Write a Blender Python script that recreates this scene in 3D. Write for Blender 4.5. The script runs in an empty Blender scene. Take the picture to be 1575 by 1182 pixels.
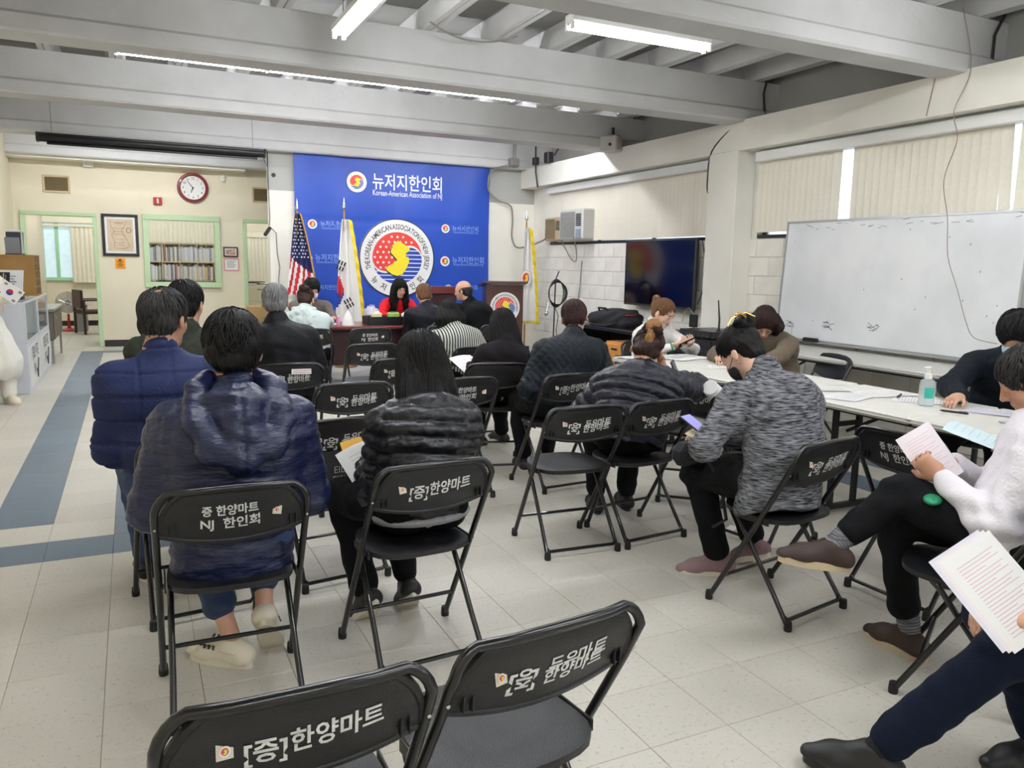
import bpy, bmesh, math, random
import numpy as np
from mathutils import Vector, Matrix

# ------------------------------------------------------------------ camera, world, light, exposure
SC = bpy.context.scene
COL = SC.collection
CF, CYAW, CPITCH, CROLL, CH = 1207.08, 0.450539, 0.150085, 0.0190172, 1.46538
def cam_axes():
    cy, sy, cp, sp = math.cos(CYAW), math.sin(CYAW), math.cos(CPITCH), math.sin(CPITCH)
    fw = Vector((sy*cp, cy*cp, -sp)); r = Vector((cy, -sy, 0)); u = r.cross(fw)
    c, s = math.cos(CROLL), math.sin(CROLL)
    return c*r + s*u, -s*r + c*u, fw
_r, _u, _f = cam_axes()
cam = bpy.data.cameras.new('camera'); cam.sensor_width = 36; cam.lens = CF/1575*36
cam.clip_start = .05; cam.clip_end = 200
cob = bpy.data.objects.new('camera', cam); COL.objects.link(cob)
cob.matrix_world = Matrix(((_r.x, _u.x, -_f.x, 0), (_r.y, _u.y, -_f.y, 0), (_r.z, _u.z, -_f.z, CH), (0, 0, 0, 1)))
SC.camera = cob
w = bpy.data.worlds.new('world'); SC.world = w; w.use_nodes = True
bg = w.node_tree.nodes['Background']; bg.inputs[0].default_value = (.86, .92, 1, 1); bg.inputs[1].default_value = 3.0
TUBE = 62.0         # strength of the fluorescent tubes
vs = SC.view_settings
vs.view_transform = 'Standard'; vs.look = 'None'; vs.gamma = 1; vs.exposure = 0.46; vs.use_curve_mapping = False
random.seed(7); RNG = np.random.RandomState(5)
PI = math.pi; R = math.radians

# ------------------------------------------------------------------ helpers
MATS = {}
def srgb(c):
    return tuple((x/255/12.92 if x/255 <= .04045 else ((x/255+.055)/1.055)**2.4) for x in c)
def M(name, rgb, rough=.55, metal=0., var=0., vscale=4., bump=0., bscale=40., stretch=(1, 1, 1), emit=0., alpha=1., trans=0., coat=0., rgb2=None, spec=None, world=False, ramp=(.35, .65), sheen=0.):
    if name in MATS: return MATS[name]
    m = bpy.data.materials.new(name); m.use_nodes = True; nt = m.node_tree; N = nt.nodes; L = nt.links
    b = N['Principled BSDF']; c = srgb(rgb)
    b.inputs['Base Color'].default_value = (*c, 1); b.inputs['Roughness'].default_value = rough; b.inputs['Metallic'].default_value = metal
    if alpha < 1: b.inputs['Alpha'].default_value = alpha
    if trans: b.inputs['Transmission Weight'].default_value = trans
    if coat: b.inputs['Coat Weight'].default_value = coat
    if spec is not None: b.inputs['Specular IOR Level'].default_value = spec
    if sheen: b.inputs['Sheen Weight'].default_value = sheen
    if emit: b.inputs['Emission Color'].default_value = (*c, 1); b.inputs['Emission Strength'].default_value = emit
    if var or bump:
        if world: src = N.new('ShaderNodeNewGeometry').outputs['Position']
        else: src = N.new('ShaderNodeTexCoord').outputs['Object']
        mp = N.new('ShaderNodeMapping'); mp.inputs['Scale'].default_value = stretch; L.new(src, mp.inputs['Vector'])
    if var:
        n = N.new('ShaderNodeTexNoise'); n.inputs['Scale'].default_value = vscale; n.inputs['Detail'].default_value = 5
        L.new(mp.outputs[0], n.inputs['Vector'])
        r = N.new('ShaderNodeValToRGB'); L.new(n.outputs['Fac'], r.inputs['Fac'])
        c2 = srgb(rgb2) if rgb2 else tuple(min(1, x*(1+var)) for x in c)
        c1 = c if rgb2 else tuple(x*(1-var) for x in c)
        r.color_ramp.elements[0].position = ramp[0]; r.color_ramp.elements[0].color = (*c1, 1)
        r.color_ramp.elements[1].position = ramp[1]; r.color_ramp.elements[1].color = (*c2, 1)
        L.new(r.outputs['Color'], b.inputs['Base Color'])
    if bump:
        n = N.new('ShaderNodeTexNoise'); n.inputs['Scale'].default_value = bscale; n.inputs['Detail'].default_value = 4
        L.new(mp.outputs[0], n.inputs['Vector'])
        bp = N.new('ShaderNodeBump'); bp.inputs['Strength'].default_value = bump; bp.inputs['Distance'].default_value = .01
        L.new(n.outputs['Fac'], bp.inputs['Height']); L.new(bp.outputs[0], b.inputs['Normal'])
    MATS[name] = m; return m

def frame(d):
    d = Vector(d).normalized(); a = Vector((0, 0, 1)) if abs(d.z) < .9 else Vector((1, 0, 0))
    x = a.cross(d).normalized(); return x, d.cross(x), d
def soft(pts, k=5):          # smooth curve through the points
    P = [Vector(p) for p in pts]; out = []
    for i in range(len(P)-1):
        a, b, c, d = P[max(i-1, 0)], P[i], P[i+1], P[min(i+2, len(P)-1)]
        for j in range(k):
            t = j/k; out.append(.5*((2*b)+(c-a)*t+(2*a-5*b+4*c-d)*t*t+(3*b-a-3*c+d)*t**3))
    return out+[P[-1]]
class MB:
    def __init__(s): s.v = []; s.f = []; s.m = []; s.mi = 0
    def add(s, vs, fs):
        o = len(s.v); s.v += [tuple(p) for p in vs]; s.f += [tuple(i+o for i in f) for f in fs]; s.m += [s.mi]*len(fs); return s
    def box(s, c, d, rz=0, rot=None):
        hx, hy, hz = d[0]/2, d[1]/2, d[2]/2; V = [Vector((x, y, z)) for x in (-hx, hx) for y in (-hy, hy) for z in (-hz, hz)]
        if rot is not None: V = [rot @ p for p in V]
        elif rz: m = Matrix.Rotation(rz, 3, 'Z'); V = [m @ p for p in V]
        c = Vector(c)
        return s.add([p+c for p in V], [(0, 1, 3, 2), (4, 6, 7, 5), (0, 4, 5, 1), (2, 3, 7, 6), (0, 2, 6, 4), (1, 5, 7, 3)])
    def b2(s, x0, x1, y0, y1, z0, z1): return s.box(((x0+x1)/2, (y0+y1)/2, (z0+z1)/2), (abs(x1-x0), abs(y1-y0), abs(z1-z0)))
    def rbox(s, c, d, r=.01, rz=0, rot=None):
        h = Vector(d)/2; V = []; r = min(r, min(h)*.9)
        for sx in (-1, 1):
            for sy in (-1, 1):
                for sz in (-1, 1):
                    V += [Vector((sx*h.x, sy*(h.y-r), sz*(h.z-r))), Vector((sx*(h.x-r), sy*h.y, sz*(h.z-r))), Vector((sx*(h.x-r), sy*(h.y-r), sz*h.z))]
        bm = bmesh.new(); [bm.verts.new(p) for p in V]; g = bmesh.ops.convex_hull(bm, input=bm.verts)
        bmesh.ops.dissolve_limit(bm, angle_limit=.01, verts=bm.verts, edges=bm.edges)
        bm.verts.index_update(); VV = [v.co.copy() for v in bm.verts]; F = [[v.index for v in f.verts] for f in bm.faces]; bm.free()
        if rot is not None: VV = [rot @ p for p in VV]
        elif rz: m = Matrix.Rotation(rz, 3, 'Z'); VV = [m @ p for p in VV]
        c = Vector(c); return s.add([p+c for p in VV], F)
    def cyl(s, a, b, r0, r1=None, n=12, caps=True):
        a = Vector(a); b = Vector(b); r1 = r0 if r1 is None else r1; x, y, _ = frame(b-a); V = []; F = []
        for p, r in ((a, r0), (b, r1)):
            V += [p+(x*math.cos(2*PI*i/n)+y*math.sin(2*PI*i/n))*r for i in range(n)]
        F = [(i, (i+1) % n, n+(i+1) % n, n+i) for i in range(n)]
        if caps: F += [tuple(range(n))[::-1], tuple(range(n, 2*n))]
        return s.add(V, F)
    def tube(s, pts, r, n=8, closed=False, caps=True):
        P = [Vector(p) for p in pts]; k = len(P); V = []; rr = r if isinstance(r, (list, tuple)) else [r]*k
        x = None
        for i in range(k):
            t = (P[(i+1) % k]-P[i-1]) if closed else (P[min(i+1, k-1)]-P[max(i-1, 0)])
            t.normalize()
            if x is None: x = frame(t)[0]
            x = (x-t*x.dot(t)).normalized(); y = t.cross(x)
            V += [P[i]+(x*math.cos(2*PI*j/n)+y*math.sin(2*PI*j/n))*rr[i] for j in range(n)]
        F = []
        for i in range(k if closed else k-1):
            a = i*n; b = ((i+1) % k)*n
            F += [(a+j, a+(j+1) % n, b+(j+1) % n, b+j) for j in range(n)]
        if not closed and caps: F += [tuple(range(n))[::-1], tuple(range((k-1)*n, k*n))]
        return s.add(V, F)
    def lathe(s, prof, c=(0, 0, 0), n=24, axis=None):
        V = []; c = Vector(c); x, y, z = (Vector((1, 0, 0)), Vector((0, 1, 0)), Vector((0, 0, 1))) if axis is None else frame(axis)
        for r, h in prof: V += [c+z*h+(x*math.cos(2*PI*i/n)+y*math.sin(2*PI*i/n))*max(r, 1e-4) for i in range(n)]
        F = []
        for k in range(len(prof)-1): F += [(k*n+i, k*n+(i+1) % n, (k+1)*n+(i+1) % n, (k+1)*n+i) for i in range(n)]
        F += [tuple(range(n))[::-1], tuple(range((len(prof)-1)*n, len(prof)*n))]
        return s.add(V, F)
    def prism(s, poly, T, h):      # poly 2D, T(u, v, w) -> 3D, extruded w 0..h
        n = len(poly); V = [T(u, v, 0) for u, v in poly]+[T(u, v, h) for u, v in poly]
        return s.add(V, [tuple(range(n))[::-1], tuple(range(n, 2*n))]+[(i, (i+1) % n, n+(i+1) % n, n+i) for i in range(n)])
    def grid(s, fn, nu, nv, thick=None):
        V = [fn(i/nu, j/nv) for j in range(nv+1) for i in range(nu+1)]; a = nu+1
        F = [(j*a+i, j*a+i+1, (j+1)*a+i+1, (j+1)*a+i) for j in range(nv) for i in range(nu)]
        if thick:
            o = len(V); t = Vector(thick); V += [Vector(p)+t for p in V]
            F2 = [tuple(x+o for x in f[::-1]) for f in F]
            bd = [i for i in range(a)]+[j*a+nu for j in range(1, nv+1)]+[nv*a+i for i in range(nu-1, -1, -1)]+[j*a for j in range(nv-1, 0, -1)]
            F3 = [(bd[(k+1) % len(bd)], bd[k], bd[k]+o, bd[(k+1) % len(bd)]+o) for k in range(len(bd))]
            F = F+F2+F3
        return s.add(V, F)
    def mesh(s, name, mat, angle=35):
        me = bpy.data.meshes.new(name); me.from_pydata(s.v, [], s.f)
        ms = mat if isinstance(mat, (list, tuple)) else [mat]
        for m in ms: me.materials.append(m)
        if len(ms) > 1: me.polygons.foreach_set('material_index', s.m)
        me.update()
        if angle: me.shade_smooth(); me.set_sharp_from_angle(angle=R(angle))
        return me
    def build(s, name, mat, parent=None, angle=35, **k): return link(name, s.mesh(name, mat, angle), parent, **k)
def link(name, me, parent=None, label=None, cat=None, group=None, kind=None, loc=None, rz=None):
    o = bpy.data.objects.new(name, me); COL.objects.link(o)
    if parent: o.parent = parent
    if loc is not None: o.location = loc
    if rz is not None: o.rotation_euler = (0, 0, rz)
    tag(o, label, cat, group, kind); return o
def tag(o, label=None, cat=None, group=None, kind=None):
    if label: o['label'] = label
    if cat: o['category'] = cat
    if group: o['group'] = group
    if kind: o['kind'] = kind
    return o
def thing(name, label, cat, loc=(0, 0, 0), rz=0, group=None, kind=None):
    return link(name, None, None, label, cat, group, kind, loc, rz)
def copy_tree(o, parent=None):
    c = o.copy(); COL.objects.link(c)
    if parent: c.parent = parent
    for ch in o.children: copy_tree(ch, c)
    return c
def mesh_np(name, V, F, mat, smooth=True):
    me = bpy.data.meshes.new(name); V = np.asarray(V, np.float32); F = np.asarray(F, np.int32); k = F.shape[1]
    me.vertices.add(len(V)); me.vertices.foreach_set('co', V.ravel())
    me.loops.add(F.size); me.loops.foreach_set('vertex_index', F.ravel())
    me.polygons.add(len(F)); me.polygons.foreach_set('loop_start', np.arange(0, F.size, k, dtype=np.int32))
    me.update(calc_edges=True)
    if mat: me.materials.append(mat)
    if smooth: me.shade_smooth()
    return me
_TX = {}
def text_geo(s, bold=0., cond=1.):
    """glyph outlines as (verts (n,2), faces); cap height about .7, centred on x, baseline 0"""
    k = (s, bold, cond)
    if k in _TX: return _TX[k]
    cu = bpy.data.curves.new('t', 'FONT'); cu.body = s; cu.size = 1; cu.offset = bold; cu.resolution_u = 2; cu.align_x = 'CENTER'
    o = bpy.data.objects.new('t', cu); COL.objects.link(o)
    me = bpy.data.meshes.new_from_object(o)
    V = [(v.co.x*cond, v.co.y) for v in me.vertices]; F = [tuple(p.vertices) for p in me.polygons]
    bpy.data.objects.remove(o); bpy.data.curves.remove(cu); bpy.data.meshes.remove(me)
    _TX[k] = (V, F); return _TX[k]
def text_add(mb, s, T, size, at=(0, 0), rot=0., bold=0., cond=1.):
    V, F = text_geo(s, bold, cond); c, n = math.cos(rot), math.sin(rot)
    mb.add([T(at[0]+size*(x*c-y*n), at[1]+size*(x*n+y*c)) for x, y in V], F); return mb
def proj(p):
    d = Vector(p)-Vector((0, 0, CH)); z = d.dot(_f)
    return (787.5+CF*d.dot(_r)/z, 591-CF*d.dot(_u)/z, z)
# ------------------------------------------------------------------ materials
white_paint = M('white_paint', (240, 237, 226), .6, var=.05, vscale=1.2, bump=.12, bscale=60)
cream_paint = M('cream_paint', (232, 223, 199), .6, var=.04, vscale=1.0, bump=.1, bscale=60)
block_paint = M('block_paint', (240, 237, 227), .5, var=.05, vscale=3, bump=.35, bscale=45)
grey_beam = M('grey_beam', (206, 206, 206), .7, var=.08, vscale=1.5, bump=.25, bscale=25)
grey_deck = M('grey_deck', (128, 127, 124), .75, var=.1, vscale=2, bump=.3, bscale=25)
grey_wall = M('grey_wall', (176, 176, 172), .7, var=.06, vscale=1.5, bump=.2, bscale=30)
green_trim = M('green_trim', (192, 218, 176), .45)
dark_trim = M('dark_trim', (38, 34, 32), .5)
dark_metal = M('dark_metal', (52, 50, 48), .45, .4)
white_plastic = M('white_plastic', (232, 232, 228), .4)
blind_mat = M('blind_fabric', (236, 231, 215), .6, var=.02, vscale=30)
cable_black = M('cable_black', (24, 24, 25), .5)
cable_grey = M('cable_grey', (138, 135, 128), .5)
chrome = M('chrome', (205, 205, 205), .2, 1.)
paper = M('paper', (238, 238, 236), .7)
ink = M('ink', (70, 72, 80), .7)
glass = M('glass', (225, 235, 235), .03, trans=1., alpha=.35)

def floor_mat(name, c, vein):
    m = bpy.data.materials.new(name); m.use_nodes = True; nt = m.node_tree; N = nt.nodes; L = nt.links; b = N['Principled BSDF']
    g = N.new('ShaderNodeNewGeometry').outputs['Position']
    dv = N.new('ShaderNodeVectorMath'); dv.operation = 'SUBTRACT'; dv.inputs[1].default_value = (1.984, 2.419, 0); L.new(g, dv.inputs[0])
    sc = N.new('ShaderNodeVectorMath'); sc.operation = 'SCALE'; sc.inputs['Scale'].default_value = 1/.3048; L.new(dv.outputs[0], sc.inputs[0])
    fl = N.new('ShaderNodeVectorMath'); fl.operation = 'FLOOR'; L.new(sc.outputs[0], fl.inputs[0])
    wn = N.new('ShaderNodeTexWhiteNoise'); wn.noise_dimensions = '2D'; L.new(fl.outputs[0], wn.inputs['Vector'])
    n = N.new('ShaderNodeTexNoise'); n.inputs['Scale'].default_value = 60; n.inputs['Detail'].default_value = 6; n.inputs['Roughness'].default_value = .7; L.new(g, n.inputs['Vector'])
    n2 = N.new('ShaderNodeTexNoise'); n2.inputs['Scale'].default_value = 1.3; n2.inputs['Detail'].default_value = 4; L.new(g, n2.inputs['Vector'])
    r = N.new('ShaderNodeValToRGB'); e = r.color_ramp.elements
    c0 = srgb(c); e[0].position = .33; e[0].color = (*srgb(vein), 1); e[1].position = .43; e[1].color = (*c0, 1); L.new(n.outputs['Fac'], r.inputs['Fac'])
    ma = N.new('ShaderNodeMath'); ma.operation = 'MULTIPLY_ADD'; ma.inputs[1].default_value = .10; ma.inputs[2].default_value = .86; L.new(wn.outputs['Value'], ma.inputs[0])
    mb_ = N.new('ShaderNodeMath'); mb_.operation = 'MULTIPLY_ADD'; mb_.inputs[1].default_value = .20; L.new(n2.outputs['Fac'], mb_.inputs[0]); L.new(ma.outputs[0], mb_.inputs[2])
    mx = N.new('ShaderNodeVectorMath'); mx.operation = 'SCALE'; L.new(r.outputs['Color'], mx.inputs[0]); L.new(mb_.outputs[0], mx.inputs['Scale'])
    L.new(mx.outputs[0], b.inputs['Base Color'])
    rr = N.new('ShaderNodeMath'); rr.operation = 'MULTIPLY_ADD'; rr.inputs[1].default_value = .20; rr.inputs[2].default_value = .36; L.new(n2.outputs['Fac'], rr.inputs[0]); L.new(rr.outputs[0], b.inputs['Roughness'])
    bp = N.new('ShaderNodeBump'); bp.inputs['Strength'].default_value = .05; bp.inputs['Distance'].default_value = .006
    n3 = N.new('ShaderNodeTexNoise'); n3.inputs['Scale'].default_value = 9; L.new(g, n3.inputs['Vector']); L.new(n3.outputs['Fac'], bp.inputs['Height']); L.new(bp.outputs[0], b.inputs['Normal'])
    return m
tile_beige = floor_mat('vinyl_tile_beige', (197, 193, 182), (160, 154, 141))
tile_blue = floor_mat('vinyl_tile_blue', (98, 114, 128), (80, 94, 108))
grout = M('tile_joint', (136, 131, 120), .8)

# ------------------------------------------------------------------ room constants
XL, XR, YB, YA, YF, YO, ZD = -1.62, 6.1, 11.9, 14.65, -4.5, 19.35, 3.56
T0 = .3048; GX, GY = 1.984, 2.419
SEAL_TXT = 'THE KOREAN-AMERICAN ASSOCIATION OF NEW JERSEY'

# ------------------------------------------------------------------ floor
fl = MB().b2(XL-.2, 8.2, YF, YO+.2, -.12, -.004).build('floor', grout, kind='structure')
def is_blue(i, j):
    x = GX+(i+.5)*T0; y = GY+(j+.5)*T0
    for s, x0 in ((1, -.455), (-1, 5.03)):
        a = x0-T0 if s > 0 else x0-T0*0      # outer / inner strips
    if y > 4.857 and y < 14.0 and -.76 < x < -.455: return True
    if y > 13.70 and y < 14.0 and -.76 < x < 6: return True
    if -.15 < x < .155 and 4.248 < y < 12.9: return True
    if 4.248 < y < 4.553 and -3 < x < .155: return True
    if 12.6 < y < 12.9 and -.15 < x < 5: return True
    if 5.03 < x < 5.337 and y < 13: return True
    if 4.42 < x < 4.727 and y < 12.7: return True
    return False
tmesh = {}
for nm, mt in (('a', tile_beige), ('b', tile_blue)):
    tmesh[nm] = MB().rbox((0, 0, -.005), (T0-.0016, T0-.0016, .010), .0012).mesh('tile', mt, 30)
vis = []; rest = []
for i in range(int((XL-GX)/T0)-1, int((XR-GX)/T0)+8):
    for j in range(int((YF-GY)/T0)-1, int((YO-GY)/T0)+1):
        x = GX+(i+.5)*T0; y = GY+(j+.5)*T0
        if x < XL-.1 or (x > XR+.1 and y < 12) or x > 8: continue
        p = proj((x, y, 0))
        if p[2] > .5 and -120 < p[0] < 1700 and p[1] < 1330: vis.append((p[2], x, y, is_blue(i, j)))
        else: rest.append((x, y, is_blue(i, j)))
vis.sort()
for z, x, y, b_ in vis[:296]: link('tile', tmesh['b' if b_ else 'a'], fl, loc=(x, y, 0))
for flag, nm, mt in ((False, 'tile_field', tile_beige), (True, 'tile_stripes', tile_blue)):
    m_ = MB()
    for x, y, b_ in [(v[1], v[2], v[3]) for v in vis[296:]]+rest:
        if b_ == flag:
            h = T0/2-.0008; g_ = T0/2-.002
            m_.add([(x-h, y-h, -.002), (x+h, y-h, -.002), (x+h, y+h, -.002), (x-h, y+h, -.002), (x-g_, y-g_, 0), (x+g_, y-g_, 0), (x+g_, y+g_, 0), (x-g_, y+g_, 0)],
                   [(4, 5, 6, 7), (0, 1, 5, 4), (1, 2, 6, 5), (2, 3, 7, 6), (3, 0, 4, 7)])
    m_.build(nm, mt, fl, 30, kind='stuff')

# ------------------------------------------------------------------ ceiling: deck, ribs, beams
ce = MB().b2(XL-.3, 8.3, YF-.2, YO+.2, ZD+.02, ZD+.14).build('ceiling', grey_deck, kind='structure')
beams = [(2.0, .3), (4.48, .30), (6.95, .32), (9.40, .34), (12.05, .35), (14.5, .3), (-.45, .3), (-2.9, .3)]
for yb, wd in beams:
    y0 = yb-wd; x0, x1 = XL-.2, (XR+.25 if yb < 13 else 8)
    prof = [(y0+.02, 3.0), (yb-.02, 3.0), (yb, 3.02), (yb, 3.12), (yb-.03, 3.145), (yb-.03, 3.42), (y0+.03, 3.42), (y0+.03, 3.145), (y0, 3.12), (y0, 3.02)]
    MB().prism(prof, lambda u, v, w_, x0=x0, x1=x1: (x0+w_*(x1-x0), u, v), 1).build('beam', grey_beam, ce, 20)
by = sorted([(a-b_, a) for a, b_ in beams]); ribm = {}
for k in range(len(by)):
    ys = (by[k][0]+by[k][1])/2; ye = (by[k+1][0]+by[k+1][1])/2-.004 if k+1 < len(by) else YO
    key = round(ye-ys, 2)
    if key not in ribm:
        m_ = MB()
        for sx in (-1, 1):
            pr = [(sx*.005, ZD+.03), (sx*.005, 3.421), (sx*.055, 3.421), (sx*.062, 3.45), (sx*.10, ZD+.03)]
            if sx < 0: pr = pr[::-1]
            m_.prism(pr, lambda u, v, w_: (u, w_, v), ye-ys)
        ribm[key] = m_.mesh('rib', grey_beam, 25)
    x = -.04-.605*2
    while x < (XR+.1 if k < len(by)-2 else 7.8):
        link('rib', ribm[key], ce, loc=(x, ys, 0)); x += .605

# ------------------------------------------------------------------ walls
def wall_with_holes(name, x0, x1, y, z0, z1, holes, mat, t=.12, kind='structure', par=None):
    """wall in the XZ plane at y..y+t with rectangular holes (xa, xb, za, zb)"""
    xs = sorted({x0, x1, *[h[0] for h in holes], *[h[1] for h in holes]}); zs = sorted({z0, z1, *[h[2] for h in holes], *[h[3] for h in holes]})
    m_ = MB()
    for a, b_ in zip(xs, xs[1:]):
        for c, d in zip(zs, zs[1:]):
            cx, cz = (a+b_)/2, (c+d)/2
            if not any(h[0] < cx < h[1] and h[2] < cz < h[3] for h in holes): m_.b2(a, b_, y, y+t, c, d)
    return m_.build(name, mat, par, 0, kind=kind)
DX0, DX1, DZ = -1.53, -.47, 2.17           # left door opening in the far wall
WX0, WX1, WZ0, WZ1 = .25, 1.37, 1.03, 2.15  # interior window
wall_with_holes('wall_far', XL, 8.0, YA, 0, ZD, [(DX0+.05, DX1-.05, 0, DZ-.05), (WX0, WX1, WZ0, WZ1), (1.85, 2.72, 0, DZ-.05)], cream_paint)
wb = wall_with_holes('wall_banner', 1.83, XR+.3, YB, 0, 3.05, [], white_paint, t=.14)
MB().b2(1.83, XR+.3, YB-.004, YB+.1, 2.47, 3.02).build('upper_band', grey_wall, wb)
MB().b2(XL-.14, XL, YF, YO, 0, ZD).build('wall_left', cream_paint, kind='structure')
MB().b2(XL, XR+.4, YF-.12, YF, 0, ZD).build('wall_behind', white_paint, kind='structure')
MB().b2(XL-.14, 8.2, YO, YO+.12, 0, ZD).build('wall_office', cream_paint, kind='structure')
MB().b2(8.0, 8.12, YB, YO, 0, ZD).build('wall_office_side', cream_paint, kind='structure')
for n_, (a, b_) in (('baseboard_far', (DX1+.02, 1.8)), ('baseboard_alcove', (2.75, 7.9))):
    MB().rbox(((a+b_)/2, YA-.008, .055), (b_-a, .016, .11), .004).build(n_, dark_trim, kind='structure')
MB().rbox((3, YO-.008, .055), (9.2, .016, .11), .004).build('baseboard_office', dark_trim, kind='structure')
MB().rbox((3.96, YB-.008, .055), (4.2, .016, .11), .004).build('baseboard_banner', dark_trim, kind='structure')
MB().rbox((XL+.008, 4, .055), (.016, 16, .11), .004).build('baseboard_left', dark_trim, kind='structure')
# projecting ledge over the alcove, behind the screen
MB().b2(XL, 1.83, YA-.34, YA, 2.965, 3.0).build('trim_1', white_paint, kind='structure')
# door 1
d1 = thing('door_1', None, None, (DX0, YA, 0), kind='structure')
fr = MB(); W_ = DX1-DX0
fr.rbox((.025, .05, DZ/2-.028), (.06, .18, DZ-.057), .006).rbox((W_-.025, .05, DZ/2-.028), (.06, .18, DZ-.057), .006).rbox((W_/2, .05, DZ-.025), (W_+.01, .18, .06), .006)
fr.build('door_frame', green_trim, d1)
hg = MB()
for z in (.35, 1.1, 1.85): hg.rbox((W_-.056, .0, z), (.012, .05, .1), .003)
hg.build('hinges', chrome, d1)
MB().rbox((W_-.03, .16+.43, 1.05), (.045, .86, 2.06), .004).build('door_leaf', green_trim, d1)
d2 = thing('door_2', None, None, (1.60+.2, YA, 0), kind='structure')
MB().rbox((.025, .05, DZ/2-.028), (.07, .18, DZ-.057), .006).rbox((.92, .05, DZ/2-.028), (.07, .18, DZ-.057), .006).rbox((.47, .05, DZ-.025), (.95, .18, .06), .006).build('door_frame', green_trim, d2)
# interior window
w1 = thing('window_1', None, None, (WX0, YA, WZ0), kind='structure')
ww, wh = WX1-WX0, WZ1-WZ0
m_ = MB()
for c, d in (((-.0, .02, wh/2), (.09, .16, wh-.09)), ((ww, .02, wh/2), (.09, .16, wh-.09)), ((ww/2, .02, 0), (ww+.09, .17, .09)), ((ww/2, .02, wh), (ww+.09, .17, .09))): m_.rbox(c, d, .006)
m_.build('window_frame', green_trim, w1)
MB().b2(.04, ww-.04, .055, .06, .04, wh-.04).build('pane', glass, w1)
# right wall: blocks to z 1.83, dark sill, window bands with blinds, columns and ledge
wr = MB().b2(XR, XR+.2, YF, 14.0, 0, 1.80).build('wall_right', block_paint, kind='structure')
for ya, yb_ in ((6.62, 7.22), (11.28, 12.0), (.6, 1.2), (YF, -3.5)):
    MB().b2(XR, XR+.2, ya, yb_, 1.8, 2.75).build('pier', block_paint, wr)
MB().b2(XR+.22, XR+.36, YF, 13.9, 2.7, ZD+.02).build('upper_wall', grey_wall, wr)
bk = MB().rbox((0, 0, 0), (.022, .394, .194), .006).mesh('block', block_paint, 25)
for r_ in range(9):
    y = 1.6+(.2 if r_ % 2 else 0)
    while y < 11.75:
        link('block', bk, wr, loc=(XR-.004, y, .1+r_*.2)); y += .4
cl = thing('column', None, None, (0, 0, 0), kind='structure'); cl.name = 'column'
MB().rbox((5.97, 6.93, 1.36), (.26, .46, 2.72), .008).build('column_shaft', white_paint, cl)
MB().rbox((5.97, .95, 1.36), (.26, .46, 2.72), .008).build('column_shaft', white_paint, cl)
ld = MB().b2(5.85, XR+.3, YF, 11.9, 2.71, 3.02).build('trim_3', white_paint, kind='structure')
def window_band(n_, y0, y1, gaps, zlo):
    wn = thing('window_%d' % n_, None, None, (0, 0, 0), kind='structure')
    fm = MB(); fm.rbox((XR+.06, (y0+y1)/2, 1.82), (.16, y1-y0, .035), .005).rbox((XR+.06, (y0+y1)/2, 2.69), (.1, y1-y0, .04), .005)
    y = y0+.02
    while y < y1: fm.rbox((XR+.08, y, 2.25), (.05, .05, .86), .005); y += (y1-y0-.04)/3-.0001
    fm.build('window_frame', dark_metal, wn)
    MB().b2(XR+.08, XR+.085, y0, y1, 1.83, 2.68).build('pane', M('frosted_pane', (225, 232, 240), .3, trans=.8), wn)
    MB().rbox((XR-.075, (y0+y1)/2, 2.638), (.11, y1-y0-.04, .10), .008).build('valance', white_plastic, wn)
    sm = {}
    y = y0+.05; k = 0
    while y < y1-.03:
        g_ = any(a < y < b_ for a, b_ in gaps)
        if not g_:
            tw = -R(RNG.uniform(3, 9)); sw = 0
            if n_ == 3 and y > 5.75: tw = R(RNG.choice([-6, -6, -3, 9]))
            tw = round(tw/R(3))*R(3)
            if tw not in sm:
                def fn(u, v, tw=tw):
                    s_ = (u-.5)*.092; b_ = .004*math.cos((u-.5)*PI)
                    return (s_*math.sin(tw)+b_*math.cos(tw), s_*math.cos(tw)-b_*math.sin(tw), -(v*(2.59-zlo)))
                sm[tw] = MB().grid(fn, 4, 1, (.0012, 0, 0)).mesh('slat', blind_mat, 60)
            o = link('slat', sm[tw], wn, loc=(XR-.045, y, 2.592)); o.rotation_euler = (R(RNG.uniform(-.25, .25)), 0, 0)
            if any(abs(y-gg) < .1 for gg in (3.92,)): o.rotation_euler = (R(-2.6), 0, 0)
        y += .0765; k += 1
window_band(2, 7.24, 11.27, [], 1.845)
window_band(3, 1.22, 6.60, [(5.33, 5.50), (3.80, 3.88)], 1.86)
# far fixed pieces: window in office, blinds
# ------------------------------------------------------------------ light fittings (each a thing; the tubes give the light)
tube_glow = M('tube_glow', (247, 249, 252), emit=TUBE)
def light_fixture(x, y, z, along_x, n, label, group=None):
    t = thing('fluorescent_light', label, 'ceiling light', (x, y, z), 0 if along_x else PI/2, group)
    L_ = 1.2*n
    b_ = MB().rbox((0, 0, .05), (L_, .11, .06), .01)
    b_.rbox((0, 0, .018), (L_, .03, .03), .004); b_.build('housing', white_plastic, t)
    for k in range(n+1):
        for s in (-1, 1): MB().rbox((-L_/2+k*1.2+(.012 if k == 0 else -.012 if k == n else 0), s*.035, 0), (.022, .03, .05), .004).build('lamp_holder', white_plastic, t)
    tm = MB().cyl((-.575, 0, 0), (.575, 0, 0), .014, n=10).mesh('tube', tube_glow)
    for k in range(n):
        for s in (-1, 1): link('tube', tm, t, loc=(-L_/2+.6+k*1.2, s*.035, 0))
    for s in (-1, 1): MB().cyl((s*L_*.38, 0, .08), (s*L_*.38, 0, 3.58-z), .004, n=6).build('hanger', cable_grey, t)
light_fixture(1.47, 5.50, 3.12, False, 1, 'lit twin-tube ceiling light pointing towards the camera, near the top edge left of centre')
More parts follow.
